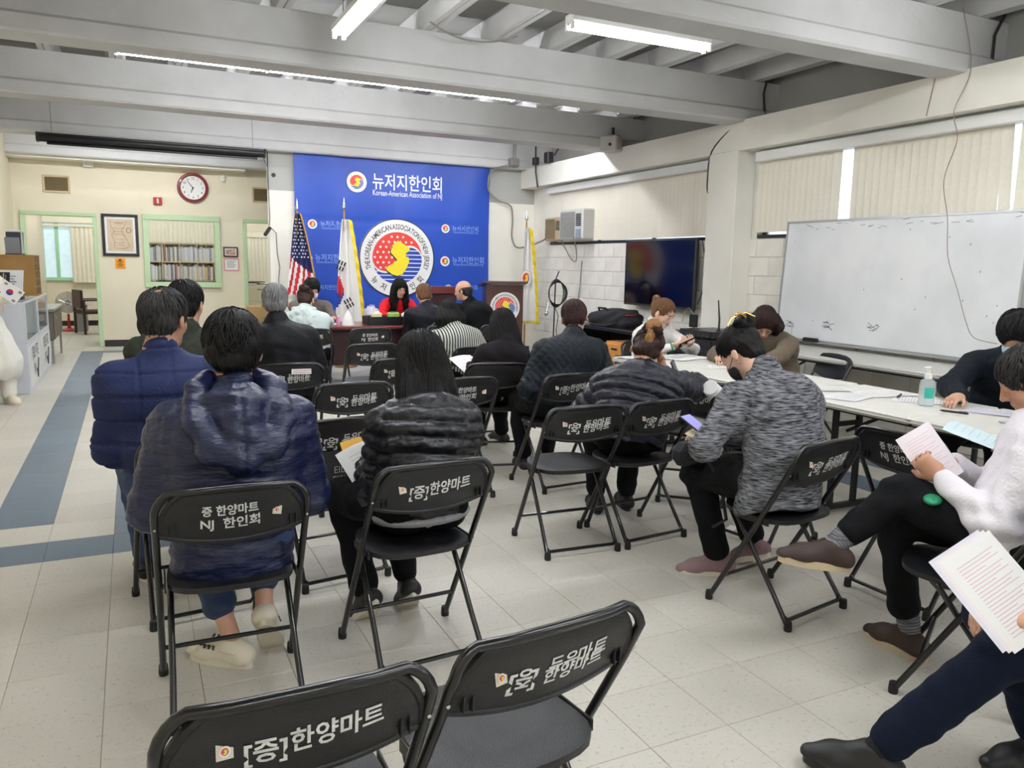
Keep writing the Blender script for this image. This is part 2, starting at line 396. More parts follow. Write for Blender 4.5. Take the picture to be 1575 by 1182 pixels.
light_fixture(3.37, 4.95, 3.09, True, 1, 'lit twin-tube ceiling light hung lengthwise before the nearest beam, top right of centre')
light_fixture(1.76, 7.42, 3.12, True, 3, 'long lit row of tubes peeping out behind the second concrete beam')
G_ = 'added unseen ceiling lights behind beams or behind the viewer'
for x, y, ax, n in ((1.5, 9.78, True, 2), (4.4, 9.78, True, 2), (.2, 12.75, True, 2), (.6, 3.0, True, 2), (4.6, 3.0, True, 1), (2.6, .6, True, 2), (.2, -1.6, True, 2), (3.8, -1.6, True, 2)):  # added lamps out of sight, put in to brighten room and far wall
    light_fixture(x, y, 3.30 if y > 9 else 3.14, ax, n, 'added unseen twin-tube ceiling light above beams or behind the viewer', G_)
for x, y in ((-.3, 17.2), (3, 17.0)):  # unseen lamps added to lighten the office and its binders
    light_fixture(x, y, 3.1, True, 2, 'added unseen twin-tube ceiling light inside the office beyond the door', 'added office ceiling lights')

# ------------------------------------------------------------------ the seal
SEALC = None
def seal_mesh(name, Rr, T, full=True, dw=.0012):
    mats = [M('seal_white', (238, 238, 236), .5), M('seal_black', (20, 20, 26), .5), M('seal_red', (226, 62, 52), .5), M('seal_blue', (28, 64, 168), .5), M('seal_yellow', (246, 222, 48), .5)]
    m_ = MB(); n = 64 if full else 28
    def P(u, v, k): return T(u*Rr, v*Rr, k*dw)
    def poly(pts, k, mi): m_.mi = mi; m_.add([P(u, v, k) for u, v in pts], [tuple(range(len(pts)))])
    def disc(r, k, mi, cx=0, cy=0): m_.mi = mi; m_.add([P(cx, cy, k)]+[P(cx+r*math.cos(2*PI*i/n), cy+r*math.sin(2*PI*i/n), k) for i in range(n)], [(0, 1+i, 1+(i+1) % n) for i in range(n)])
    disc(1, 0, 1); disc(.975, 1, 0)
    r = .66; disc(r, 2, 3)
    for k in range(11):
        y = .30-k*.105
        if abs(y) < r-.02:
            h = math.sqrt(r*r-y*y); poly([(-h, y-.012), (h, y-.012), (h, y+.012), (-h, y+.012)], 3, 0)
    arc = lambda cx, cy, rr, a0, a1, m=16: [(cx+rr*math.cos(a0+(a1-a0)*i/m), cy+rr*math.sin(a0+(a1-a0)*i/m)) for i in range(m+1)]
    # white band under the red, then the red, fan-triangulated from convex pieces
    def lobe(off, k, mi):
        m_.mi = mi
        top = arc(0, 0, r, 0, PI, 32)
        low = [(x, (-1 if x < 0 else 1)*math.sqrt(max((r/2)**2-(abs(x)-r/2)**2, 0))-off) for x, _ in top]
        V = [P(x, max(y, l), k) for (x, y), (_, l) in zip(top, low)]+[P(x, l, k) for x, l in low]; q = len(top)
        m_.add(V, [(i, i+1, q+i+1, q+i) for i in range(q-1)])
    lobe(.05, 4, 0); lobe(0, 5, 2)
    if full:
        for i in range(-6, 7):
            for j in range(-3, 6):
                x = i*.15+(.075 if j % 2 else 0); y = j*.13+.02
                low = (-1 if x < 0 else 1)*math.sqrt(max((r/2)**2-(abs(x)-r/2)**2, 0))
                if math.hypot(x, y) < r-.05 and y > low+.05:
                    pts = [(x+(.046 if q % 2 == 0 else .019)*math.sin(q*PI/5), y+(.046 if q % 2 == 0 else .019)*math.cos(q*PI/5)) for q in range(10)]
                    m_.mi = 0; m_.add([P(x, y, 6)]+[P(u, v, 6) for u, v in pts], [(0, 1+q, 1+(q+1) % 10) for q in range(10)])
    nj = [(555, 320), (705, 405), (690, 445), (650, 470), (655, 505), (690, 515), (695, 560), (665, 640), (610, 720), (545, 740), (480, 720), (405, 665), (430, 625), (500, 590), (545, 550), (500, 500), (465, 465), (470, 430), (490, 400), (480, 385)]
    nj = [((x-550)/465, (530-y)/465) for x, y in nj][::-1]
    poly([(x-.025, y-.02) for x, y in nj], 7, 1); poly(nj, 8, 4)
    if full:
        m_.mi = 1
        cond = .66; size = .185; ws = []
        for ch in SEAL_TXT:
            if ch == ' ': ws.append(.20*cond); continue
            V, F = text_geo(ch, .012, cond); xs = [v[0] for v in V]; ws.append(max(xs)-min(xs)+.09)
        tot = sum(ws)*size; rr = .735; span = R(222); k_ = span/tot; a = R(201)
        for ch, w_ in zip(SEAL_TXT, ws):
            da = w_*size*k_; am = a-da/2; a -= da
            if ch != ' ': text_add(m_, ch, lambda u, v: P(u, v, 2), size, (rr*math.cos(am), rr*math.sin(am)), am-PI/2, .012, cond)
        for ch, dg in zip('뉴저지한인회', (223, 243, 262, 281, 300, 319)):
            an = R(dg); text_add(m_, ch, lambda u, v: P(u, v, 2), .2, (.89*math.cos(an), .89*math.sin(an)), an+PI/2, .012, .9)
    else:
        for k in range(22):
            an = R(205-k*230/21); text_add(m_, 'ASSOCIATION OF KOREANS'[k].replace(' ', 'A'), lambda u, v: P(u, v, 2), .2, (.72*math.cos(an), .72*math.sin(an)), an-PI/2, .0, .8)
    return m_.mesh(name, mats, 0)
# ------------------------------------------------------------------ banner
bx0, bx1, bz0, bz1 = 2.18, 5.26, .06, 3.09
def bw(x, z):
    t = (bz1-z)
    return 11.845+.010*math.sin(x*7+t*2.2)*math.exp(-t*.8)+.006*math.sin(x*2.3-t*3.5)+.010*math.exp(-((t-1.02)/.02)**2)+.004*math.sin(x*13+t*5)*math.exp(-t*1.5)
bn = thing('vinyl_banner', 'large blue vinyl banner with round seal and white Korean lettering on the front wall', 'banner', (3.72, 11.85, 0))
def BT(u, v, w_=0): return (u-3.72, bw(u, v)-.003-w_-11.85, v)
banner_blue = M('banner_blue', (28, 72, 176), .42, var=.06, vscale=1.2)
MB().grid(lambda u, v: (bx0+u*(bx1-bx0)-3.72, bw(bx0+u*(bx1-bx0), bz0+v*(bz1-bz0))-11.85, bz0+v*(bz1-bz0)), 90, 60, (0, .002, 0)).build('sheet', banner_blue, bn, 60)
MB().cyl((bx0-.04-3.72, .0, bz1), (bx1+.04-3.72, .0, bz1), .012).build('top_rod', chrome, bn)
banner_white = M('banner_white', (240, 241, 244), .5); banner_pale = M('banner_pale', (142, 172, 236), .5)
tx = MB(); text_add(tx, '뉴저지한인회', lambda u, v: BT(u, v), .262, (3.90, 2.585), 0, .012, .79); tx.build('headline', banner_white, bn, 0)
tx = MB(); text_add(tx, 'Korean-American Association of NJ', lambda u, v: BT(u, v), .117, (3.895, 2.475), 0, .006, .66); tx.build('subtitle', banner_white, bn, 0)
sm_ = seal_mesh('seal', .155, lambda u, v, w_: (u, -w_, v), False)
link('seal', sm_, bn, loc=(3.09-3.72, bw(3.09, 2.65)-11.862, 2.65))
sm2 = seal_mesh('seal', .07, lambda u, v, w_: (u, -w_, v), False, .0008)
for sx, sz, wd, k in ((2.43, 2.01, .50, 1.), (4.51, 2.02, .50, 1.), (2.34, 1.51, .58, 1.15), (4.50, 1.51, .62, 1.15), (2.34, 1.08, .42, .85), (4.56, 1.085, .44, .85), (2.55, .70, .60, 1.2), (4.45, .70, .6, 1.2)):
    o = link('seal', sm2, bn, loc=(sx-3.72, bw(sx, sz)-11.856, sz)); o.scale = (k, 1, k)
    tx = MB(); cx = sx+.075+wd/2+.02
    text_add(tx, '뉴저지한인회', lambda u, v: BT(u, v), wd/5.1, (cx, sz-.022), 0, .004, .85)
    if k > 1 or sz > 1.9: text_add(tx, 'Korean-American Association of NJ', lambda u, v: BT(u, v), wd/11.5, (cx, sz-.065), 0, .002, .66)
    tx.build('small_wordmark', banner_pale, bn, 0)
bs = link('large_seal', seal_mesh('large_seal', .60, lambda u, v, w_: (u, -w_, v), True), bn, loc=(3.715-3.72, 11.825-11.85, 1.54))
MB().cyl((3.715-3.72, -.024, 1.54), (3.715-3.72, .0, 1.54), .6, n=64).build('seal_board', banner_white, bn)

# ------------------------------------------------------------------ flags on poles
def flag_pole(label, loc, h, base_only=False):
    t = thing('flag_on_pole', label, 'flag', loc)
    MB().lathe([(.16, 0), (.16, .015), (.06, .05), (.025, .09), (.02, .12)], n=20).build('base', M('brass', (196, 160, 84), .3, 1.), t)
    MB().cyl((0, 0, .1), (0, 0, h), .014, .012).build('pole', M('pole_gold', (176, 138, 70), .4, .6), t)
    MB().lathe([(.004, 0), (.022, .02), (.024, .05), (.012, .09), (.003, .17)], (0, 0, h), 12).build('finial', chrome, t)
    return t
def drape(u, v, W0, W1, h0, h1, amp, ph=0):
    """u across 0..1, v down 0..1: cloth hanging in folds from a pole top"""
    wd = W0+(W1-W0)*v**.8; x = (u-.5)*wd+ (W1-W0)*.12*v
    return (x, -.02-amp*(1-.4*v)*math.sin(u*PI*4.2+ph+v*1.3)-.02*math.sin(v*PI), h0-(h0-h1)*v)
f1 = flag_pole('stars and stripes flag hanging on its pole at the left end of the banner', (2.12, 11.35, 0), 2.16)
mats = [M('flag_red', (186, 34, 48), .7), M('flag_white', (232, 230, 226), .7), M('flag_navy', (30, 36, 84), .7)]
m_ = MB(); NU, NV = 26, 44
V = [drape(i/NU, j/NV, .06, .42, 2.12, 1.0, .05) for j in range(NV+1) for i in range(NU+1)]
m_.add([], [])
o_ = len(m_.v); m_.v += V
for j in range(NV):
    for i in range(NU):
        u, v = i/NU, j/NV
        m_.f.append((j*(NU+1)+i, j*(NU+1)+i+1, (j+1)*(NU+1)+i+1, (j+1)*(NU+1)+i))
        m_.m.append(2 if v < .52+.22*u else int((u*1.0+v*.5)*9) % 2)
m_.build('cloth', mats, f1, 70)
m_ = MB()
for j in range(12):
    for i in range(5):
        u = (i+.5+(.5 if j % 2 else 0))/5.6; v = .07+j*.042
        if v > .5+.2*u: continue
        c = Vector(drape(u, v, .06, .42, 2.12, 1.0, .05))+Vector((0, -.012, 0)); s_ = .011+.008*v
        pts = [c+Vector(((s_ if q % 2 == 0 else s_*.42)*math.sin(q*PI/5), 0, (s_ if q % 2 == 0 else s_*.42)*math.cos(q*PI/5))) for q in range(10)]
        m_.add([c]+pts, [(0, 1+q, 1+(q+1) % 10) for q in range(10)])
m_.build('stars', banner_white, f1, 0)
fringe_gold = M('fringe_gold', (190, 140, 70), .6, bump=.6, bscale=200)
MB().tube([Vector(drape(1, j/NV, .06, .42, 2.12, 1.0, .05)) for j in range(NV+1)], .012, 6).build('fringe', fringe_gold, f1)
yfr = M('fringe_yellow', (236, 206, 30), .6, bump=.6, bscale=200)
f2 = flag_pole('yellow-fringed white flag with red-blue disc and black bars beside the big seal', (2.68, 10.95, 0), 2.18)
m_ = MB()
def D2(u, v): return drape(u, v, .08, .44, 2.05, .34, .05, .6)
V = [D2(i/NU, j/NV) for j in range(NV+1) for i in range(NU+1)]; m_.v += V
mats = [M('flag_white', (0, 0, 0)), M('flag_red', (0, 0, 0)), M('flag_blue', (36, 52, 140), .7), M('flag_black', (22, 22, 24), .7)]
for j in range(NV):
    for i in range(NU):
        u, v = (i+.5)/NU, (j+.5)/NV; mi = 0
        du, dv = (u-.02)/.32, (v-.58)/.12
        if du*du+dv*dv < 1: mi = 1 if dv < .25*math.sin(du*3) else 2
        m_.f.append((j*(NU+1)+i, j*(NU+1)+i+1, (j+1)*(NU+1)+i+1, (j+1)*(NU+1)+i)); m_.m.append(mi)
m_.build('cloth', mats, f2, 70)
m_ = MB()
for (cu, cv, ang, br) in ((.5, .67, .5, 0), (.12, .37, -.4, 1), (.08, .86, -.4, 0)):
    for k in (-1, 0, 1):
        for half in (-1, 1):
            c = Vector(D2(cu, cv)); c.y = min(D2(cu+d_, cv)[1] for d_ in (-.1, 0, .1))-.02
            d_ = Vector((math.cos(ang), 0, math.sin(ang))); n_ = Vector((-d_.z, 0, d_.x))
            m_.box(c+d_*k*.042+n_*half*.036, (.02, .006, .058), rot=Matrix((d_, Vector((0, 1, 0)), n_)).transposed())
m_.build('trigrams', M('flag_black', (0, 0, 0)), f2, 0)
m_ = MB(); m_.grid(lambda u, v: tuple(Vector(D2(1, v))+Vector((u*.05-.005, -.012-.01*math.sin(v*60), -.02*u))), 2, 70, (0, .008, 0)); m_.build('fringe', yfr, f2, 60)
f3 = flag_pole('white association flag with small seal and yellow fringe behind the lectern', (5.62, 11.2, 0), 2.16)
def D3(u, v): return drape(u, v, .05, .34, 2.05, .55, .045, 1.2)
MB().grid(lambda u, v: D3(u, v), 22, 40, (0, .002, 0)).build('cloth', M('flag_white', (0, 0, 0)), f3, 70)
m_ = MB(); m_.grid(lambda u, v: tuple(Vector(D3(1, v))+Vector((u*.06-.02, -.012-.01*math.sin(v*60), -.02*u))), 2, 70, (0, .008, 0))
m_.grid(lambda u, v: tuple(Vector(D3(u, .97))+Vector((0, -.01, -.03*v))), 20, 2, (0, .006, 0)); m_.build('fringe', yfr, f3, 60)
link('seal', seal_mesh('seal', .125, lambda u, v, w_: (u*.75, -w_, v), False), f3, loc=(-.035, -.085, 1.27))

# ------------------------------------------------------------------ things on the far wall
def frame_obj(name, label, cat, c, w_, h, mat, fw=.04, d=.03, group=None, inner=None, axis='y', inmat=None):
    """picture frame facing -Y (axis y) or +X (axis x); origin at its centre"""
    t = thing(name, label, cat, c, 0 if axis == 'y' else PI/2, group)
    m_ = MB()
    for x, z, a, b_ in ((0, h/2-fw/2, w_, fw), (0, -h/2+fw/2, w_, fw), (-w_/2+fw/2, 0, fw, h-2*fw), (w_/2-fw/2, 0, fw, h-2*fw)): m_.rbox((x, 0, z), (a, d, b_), .004)
    m_.build('frame', mat, t)
    MB().b2(-w_/2+fw*.9, w_/2-fw*.9, -.002, .008, -h/2+fw*.9, h/2-fw*.9).build('backing', inmat or paper, t)
    return t
black_frame = M('black_frame', (26, 26, 30), .4)
mp_ = frame_obj('framed_map', 'old peninsula map in a black frame between the door and the office window', 'framed map', (-.13, YA-.02, 1.835), .54, .68, black_frame, .045)
MB().b2(-.19, .19, -.006, -.003, -.26, .26).build('map_sheet', M('old_paper', (214, 194, 168), .7, var=.08, vscale=8), mp_)
pen = [(-.14, .22), (-.06, .20), (.02, .20), (.10, .23), (.06, .14), (.02, .08), (.05, .0), (.10, -.08), (.13, -.18), (.05, -.22), (-.06, -.21), (-.10, -.22), (-.09, -.12), (-.11, -.04), (-.13, 0), (-.08, .06), (-.13, .13)]
m_ = MB().tube([(x, -.007, z) for x, z in pen], .0028, 5, closed=True)
for k in range(7):
    z = -.18+k*.06; m_.tube([(-.09+.01*math.sin(k), -.007, z), (-.02, -.007, z+.02*math.cos(k*2)), (.06+.02*math.sin(k*3), -.007, z)], .0018, 4)
m_.tube([(.125+.035*math.cos(a*PI/6), -.007, .08+.04*math.sin(a*PI/6)) for a in range(12)], .004, 5, closed=True)
m_.build('map_drawing', M('map_ink', (120, 88, 70), .7), mp_)
nt_ = thing('orange_notice', 'small orange notice taped under the framed map', 'notice', (-.155, YA-.005, 1.375))
MB().b2(-.075, .075, -.002, .003, -.085, .085).build('sheet', M('orange_paper', (240, 158, 30), .6), nt_)
m_ = MB()
for z, w_ in ((.03, .10), (.0, .06), (-.02, .09), (-.045, .08)): m_.b2(-w_/2, w_/2, -.004, -.002, z-.005, z+.005)
m_.b2(-.02, .02, -.004, -.002, .045, .07); m_.build('print', M('notice_ink', (60, 30, 20), .6), nt_)
pf = frame_obj('framed_photo', 'tiny dark-framed photograph between office window and second door', 'picture', (1.58, YA-.02, 1.605), .24, .17, M('walnut', (62, 36, 28), .4), .022)
MB().b2(-.08, .08, -.006, -.003, -.045, .045).build('photo', M('photo_print', (160, 90, 70), .5, var=.5, vscale=30, rgb2=(220, 200, 180)), pf)
pk = frame_obj('pink_certificate', 'pink-bordered paper notice under the tiny framed photograph', 'notice', (1.59, YA-.012, 1.385), .25, .21, M('pink_paper', (226, 142, 150), .6), .018, .006)
m_ = MB()
for k in range(6): m_.b2(-.08, .08-(k % 3)*.02, -.005, -.003, .06-k*.022, .066-k*.022)
m_.build('print', ink, pk)
# clock
ck = thing('wall_clock', 'round wall clock with dark red rim high on the far wall', 'clock', (1.01, YA-.02, 2.66))
MB().lathe([(.17, -.01), (.235, -.02), (.25, .01), (.235, .045), (.21, .05), (.195, .03), (.195, .02)], n=48, axis=(0, -1, 0)).build('rim', M('clock_red', (124, 20, 34), .3, coat=.5), ck)
MB().cyl((0, 0, 0), (0, -.022, 0), .198, n=48).build('dial', white_plastic, ck)
m_ = MB()
for k in range(12):
    a = PI/2-(k+1)*PI/6; text_add(m_, str(k+1), lambda u, v: (u, -.0235, v), .052, (.155*math.cos(a), .155*math.sin(a)-.018), 0, .01)
m_.build('numerals', M('clock_ink', (30, 30, 30), .5), ck)
m_ = MB()
for a, l, w_ in ((PI/2-R(204), .095, .010), (PI/2-R(322), .15, .007)): m_.tube([(0, -.027, 0), (l*math.cos(a), -.027, l*math.sin(a))], [w_, w_*.4], 6)
m_.cyl((0, -.022, 0), (0, -.03, 0), .012); m_.build('hands', M('clock_ink', (0, 0, 0)), ck)
def vent(label, c, w_, h, n, axis='y'):
    t = frame_obj('wall_vent', label, 'vent', c, w_, h, M('vent_frame', (206, 186, 150), .4), .03, .02, inmat=M('vent_dark', (70, 58, 42), .7), group=None)
    sm = MB().box((0, 0, 0), (w_-.06, .012, .008), rot=Matrix.Rotation(R(35), 3, 'X')).mesh('louvre', M('vent_louvre', (140, 122, 92), .5), 0)
    for k in range(n): link('louvre', sm, t, loc=(0, -.004, -h/2+.035+(h-.07)*k/(n-1)))
vent('beige louvred vent above the left doorway', (-1.0, YA-.012, 2.605), .38, .27, 12)
vent('louvred vent cut off by the white wall edge, above the second door', (2.12, YA-.012, 2.605), .30, .27, 12)
al = thing('fire_alarm', 'red fire alarm box with white strobe above the office window', 'fire alarm', (.455, YA-.03, 2.415))
MB().rbox((0, 0, 0), (.13, .05, .12), .008).build('body', M('alarm_red', (178, 30, 30), .4), al)
MB().rbox((0, -.03, .0), (.03, .03, .085), .006).build('strobe', M('strobe', (225, 220, 215), .2), al)
o = MB().rbox((0, 0, 0), (.15, .06, .1), .012).rbox((0, -.035, 0), (.1, .02, .06), .008).build('motion_sensor', white_plastic, loc=(-.54, YA-.05, 2.94)); tag(o, 'white sensor box on the far wall under the ledge, above the left doorway', 'sensor')
o = MB().rbox((0, 0, 0), (.07, .04, .11), .01).rbox((0, -.022, .02), (.04, .01, .03), .004).build('motion_sensor', white_plastic, loc=(1.5, YA-.02, 2.85)); tag(o, 'small white sensor right of the wall clock', 'sensor')
# projector screen, rolled up, in front of the alcove
ps = thing('projector_screen', 'long black rolled-up projector screen hung over the alcove', 'projector screen', (.39, 11.62, 2.93))
MB().lathe([(.05, -1.36), (.055, -1.355), (.055, 1.355), (.05, 1.36)], (0, 0, 0), 16, axis=(1, 0, 0)).rbox((0, 0, .03), (2.72, .09, .05), .01).build('case', M('screen_black', (20, 20, 22), .45), ps)
MB().rbox((0, -.01, -.07), (2.52, .03, .03), .008).build('bottom_bar', M('screen_black', (0, 0, 0)), ps)
MB().rbox((-1.355, 0, 0), (.03, .12, .12), .01).rbox((1.355, 0, 0), (.03, .12, .12), .01).build('end_cap', M('screen_black', (0, 0, 0)), ps)
MB().cyl((-1.2, 0, .05), (-1.2, 0, .6), .004, n=6).cyl((1.2, 0, .05), (1.2, 0, .6), .004, n=6).build('hanger', cable_grey, ps)
rc = thing('hanging_power_strip', 'black switch block dangling on its cable beside the banner', 'switch', (1.78, 11.78, 1.88))
MB().rbox((0, 0, 0), (.05, .05, .15), .012, rot=Matrix.Rotation(R(35), 3, 'Y')).build('switch_body', cable_black, rc)
m_ = MB().tube([(-.02, .03, 1.0), (.04, .08, .9), (.045, .09, .5), (.05, .08, .2), (.03, .02, .08)], .006)
m_.tube([(.06, .0, .04), (.13, .06, -.02), (.14, .08, -.3), (.17, .08, -.5), (.15, .08, -.7), (.18, .08, -1.0), (.17, .09, -1.85)], .006); m_.build('cable', M('cable_dim', (86, 92, 96), .5), rc)
o = MB().lathe([(.03, 0), (.03, .02), (.02, .035)], n=14, axis=(0, -1, 0)).build('black_hook', cable_black, loc=(1.9, YB, 2.68)); tag(o, 'small round black knob on the white wall under the screen end', 'knob')
# ------------------------------------------------------------------ office seen through door and window
wn = thing('window_4', None, None, (-1.5, YO, 0), kind='structure')
m_ = MB()
for x in (-.15, .12, 1.1): m_.rbox((x, -.03, 1.6), (.07, .06, 1.129), .005)
m_.rbox((.5, -.03, 2.2), (1.4, .06, .07), .005).rbox((.5, -.03, 1.0), (1.4, .06, .07), .005); m_.build('window_frame', M('pale_green', (176, 226, 190), .4), wn)
MB().b2(-.12, 1.07, -.02, -.01, 1.03, 2.17).build('film', M('window_film', (206, 226, 236), .4, var=.12, vscale=9, emit=.35), wn)
MB().rbox((.4, -.12, 2.23), (1.5, .1, .12), .008).rbox((.4, -.14, 2.12), (1.5, .06, .05), .006).build('valance', M('blind_fabric2', (238, 234, 214), .6), wn)
bs_ = MB().grid(lambda u, v: ((u-.5)*.085, -.02*math.sin(u*PI), -v*1.17), 4, 1, (0, .002, 0)).mesh('slat', M('blind_fabric2', (0, 0, 0)), 60)
for k in range(8): link('slat', bs_, wn, loc=(.42+k*.085, -.12, 2.1))
for k in range(18): link('slat', bs_, wn, loc=(1.75+k*.085, -.12, 2.45))
for k in range(10): link('slat', bs_, wn, loc=(3.9+k*.085, -.12, 2.0))
MB().rbox((2.5, -.12, 2.5), (1.7, .1, .1), .008).rbox((4.3, -.12, 2.05), (1.1, .1, .12), .008).build('valance', M('blind_fabric2', (0, 0, 0)), wn)
# bookshelf behind the interior window
sh = thing('bookshelf', 'wide wooden binder shelf seen through the office window', 'bookshelf', (1.15, 18.85, 0))
oak = M('oak', (214, 188, 142), .5, var=.08, vscale=6, stretch=(1, 1, 8))
m_ = MB(); SW = 1.75
for z in (.04, .55, 1.0, 1.40, 1.80): m_.rbox((0, 0, z), (SW, .32, .025), .003)
m_.build('shelf_board', oak, sh); m_ = MB()
for k in range(6): m_.rbox((-SW/2+k*SW/5, 0, .91), (.025, .32, 1.78), .003)
m_.build('upright', oak, sh); MB().b2(-SW/2, SW/2, .15, .165, .03, 1.81).build('back_panel', M('shelf_dark', (96, 80, 60), .7), sh)
cols = [((222, 224, 228), 'white'), ((200, 206, 214), 'pale grey'), ((222, 222, 214), 'white'), ((214, 216, 224), 'white'), ((60, 66, 90), 'dark blue'), ((126, 130, 76), 'olive'), ((236, 186, 60), 'yellow'), ((30, 32, 38), 'black'), ((150, 60, 60), 'dark red')]
bmesh_ = {}
for row, z0 in enumerate((1.4125, 1.0125, .5625)):
    rn = ('top', 'middle', 'bottom')[row]
    for cc in range(5):
        x = -SW/2+cc*SW/5+.02; xe = -SW/2+(cc+1)*SW/5-.018; k = 0
        while x < xe-.03:
            w_ = (.034, .045, .055)[RNG.randint(3)]; w_ = min(w_, xe-x)
            if w_ < .03: break
            ci = RNG.choice(9, p=(.30, .16, .2, .12, .09, .03, .03, .04, .03)); h = (.29, .31, .335)[RNG.randint(3)]
            key = (w_, ci, h)
            if key not in bmesh_:
                bmesh_[key] = MB().rbox((0, 0, h/2), (w_-.003, .24, h), .004).mesh('binder', M('binder_%d' % ci, cols[ci][0], .5), 30)
            rs_ = h > .3
            o = link('binder', bmesh_[key], loc=(1.15+x+w_/2, 18.83, z0)); tag(o, '%s binder, %s from the left in column %s of the %s office shelf' % (cols[ci][1], ('first', 'second', 'third', 'fourth', 'fifth', 'sixth', 'seventh', 'eighth', 'ninth', 'tenth')[k], ('one', 'two', 'three', 'four', 'five')[cc], rn), 'binder', 'binders on the office bookshelf')
            x += w_; k += 1
MB().rbox((0, 0, 0), (.9, .03, .20), .01).cyl((0, .02, -.1), (0, .02, -.25), .02).build('stand', cable_black) if 0 else None
mo = thing('office_monitor', 'black monitors on the office desk below the bookshelf view', 'monitor', (.72, 17.6, .73))
MB().rbox((0, 0, .18), (.55, .03, .26), .01).rbox((.62, .05, .17), (.55, .03, .24), .01).build('screen', M('screen_black', (0, 0, 0)), mo)
MB().cyl((0, .03, .01), (0, .03, .2), .02).cyl((.62, .07, .01), (.62, .07, .2), .02).rbox((0, .03, .01), (.22, .18, .02), .006).rbox((.62, .07, .01), (.22, .18, .02), .006).build('stand', cable_black, mo)
od = thing('office_desk', 'plain office desk behind the interior window', 'desk', (1.0, 17.65, 0))
MB().rbox((0, 0, .715), (1.6, .7, .03), .005).build('desk_top', oak, od)
for x in (-.75, .75): MB().rbox((x, 0, .35), (.04, .62, .7), .005).build('side_panel', oak, od)
# heater fan
fn_ = thing('reflector_heater', 'round reflector heater on red stand in the office doorway', 'heater', (-1.17, 18.0, 0))
red = M('heater_red', (170, 28, 34), .35)
MB().lathe([(.17, 0), (.18, .02), (.12, .04), (.04, .06), (.025, .1), (.022, .34)], n=24).build('stand', red, fn_)
MB().lathe([(.02, .0), (.10, .01), (.17, .04), (.205, .09), (.215, .095), (.20, .10)], (0, .08, .56), 32, axis=(0, -1, .1)).build('reflector', M('reflector', (190, 188, 184), .25, .9), fn_)
MB().lathe([(.045, 0), (.045, .08), (.03, .1)], (0, .06, .56), 16, axis=(0, -1, .1)).build('element', cable_black, fn_)
m_ = MB()
for k in range(8): a = k*PI/8; m_.tube([(.2*math.cos(a), -.02, .56+.2*math.sin(a)), (0, -.08, .56), (-.2*math.cos(a), -.02, .56-.2*math.sin(a))], .002, 4)
m_.build('guard', chrome, fn_)
# armchair
ac_ = thing('armchair', 'dark wooden armchair half behind the left door frame', 'armchair', (-.72, 17.2, 0), R(-70))
dw = M('dark_wood', (58, 32, 28), .4); m_ = MB()
MB().rbox((0, 0, .43), (.5, .48, .07), .02).build('seat', M('seat_brown', (66, 46, 40), .7), ac_)
MB().rbox((0, -.24, .68), (.5, .05, .35), .015).build('backrest', dw, ac_)
for sx in (-1, 1):
    MB().rbox((sx*.27, 0, .66), (.05, .5, .035), .012).build('armrest', dw, ac_)
    for sy in (-1, 1): MB().rbox((sx*.27, sy*.22, .33), (.045, .045, .64), .008).build('leg', dw, ac_)
ch_ = thing('waste_bin', 'grey metal bin beside the dark armchair', 'bin', (-.93, 17.9, 0))
MB().rbox((0, 0, .25), (.2, .3, .5), .01).build('body', M('bin_grey', (150, 154, 158), .4, .5), ch_); MB().rbox((0, 0, .51), (.21, .31, .03), .008).build('lid', M('bin_blue', (60, 90, 140), .4), ch_)
# filing cabinet and box beyond door 2
fc = thing('filing_cabinet', 'cream filing cabinet behind the second doorway', 'cabinet', (2.25, 16.2, 0))
MB().rbox((0, 0, .5), (1.0, .5, 1.0), .006).build('body', M('cab_cream', (226, 220, 200), .4), fc)
for k in range(3):
    d_ = MB().rbox((0, -.257, .18+k*.33), (.96, .02, .30), .006).build('drawer', M('cab_cream', (0, 0, 0)), fc); MB().rbox((0, -.275, .25+k*.33), (.14, .02, .025), .005).build('handle', chrome, d_)
bx_ = thing('cardboard_box', 'brown cardboard box on the floor at the second doorway', 'box', (2.0, 14.25, 0))
MB().rbox((0, 0, .34), (.42, .4, .68), .006).build('carton', M('cardboard', (196, 162, 112), .8), bx_); MB().b2(.02, .16, -.206, -.201, .30, .5).build('box_label', M('teal_print', (60, 130, 120), .6), bx_)
pp = thing('paper_pile', 'messy pile of papers on the cream filing cabinet', 'papers', (2.25, 16.15, 1.0))
for k in range(5): MB().box((RNG.uniform(-.2, .2), RNG.uniform(-.08, .08), .006+k*.012), (.3, .22, .011), RNG.uniform(-.5, .5)).build('sheet', paper if k % 2 else ink, pp, 0)

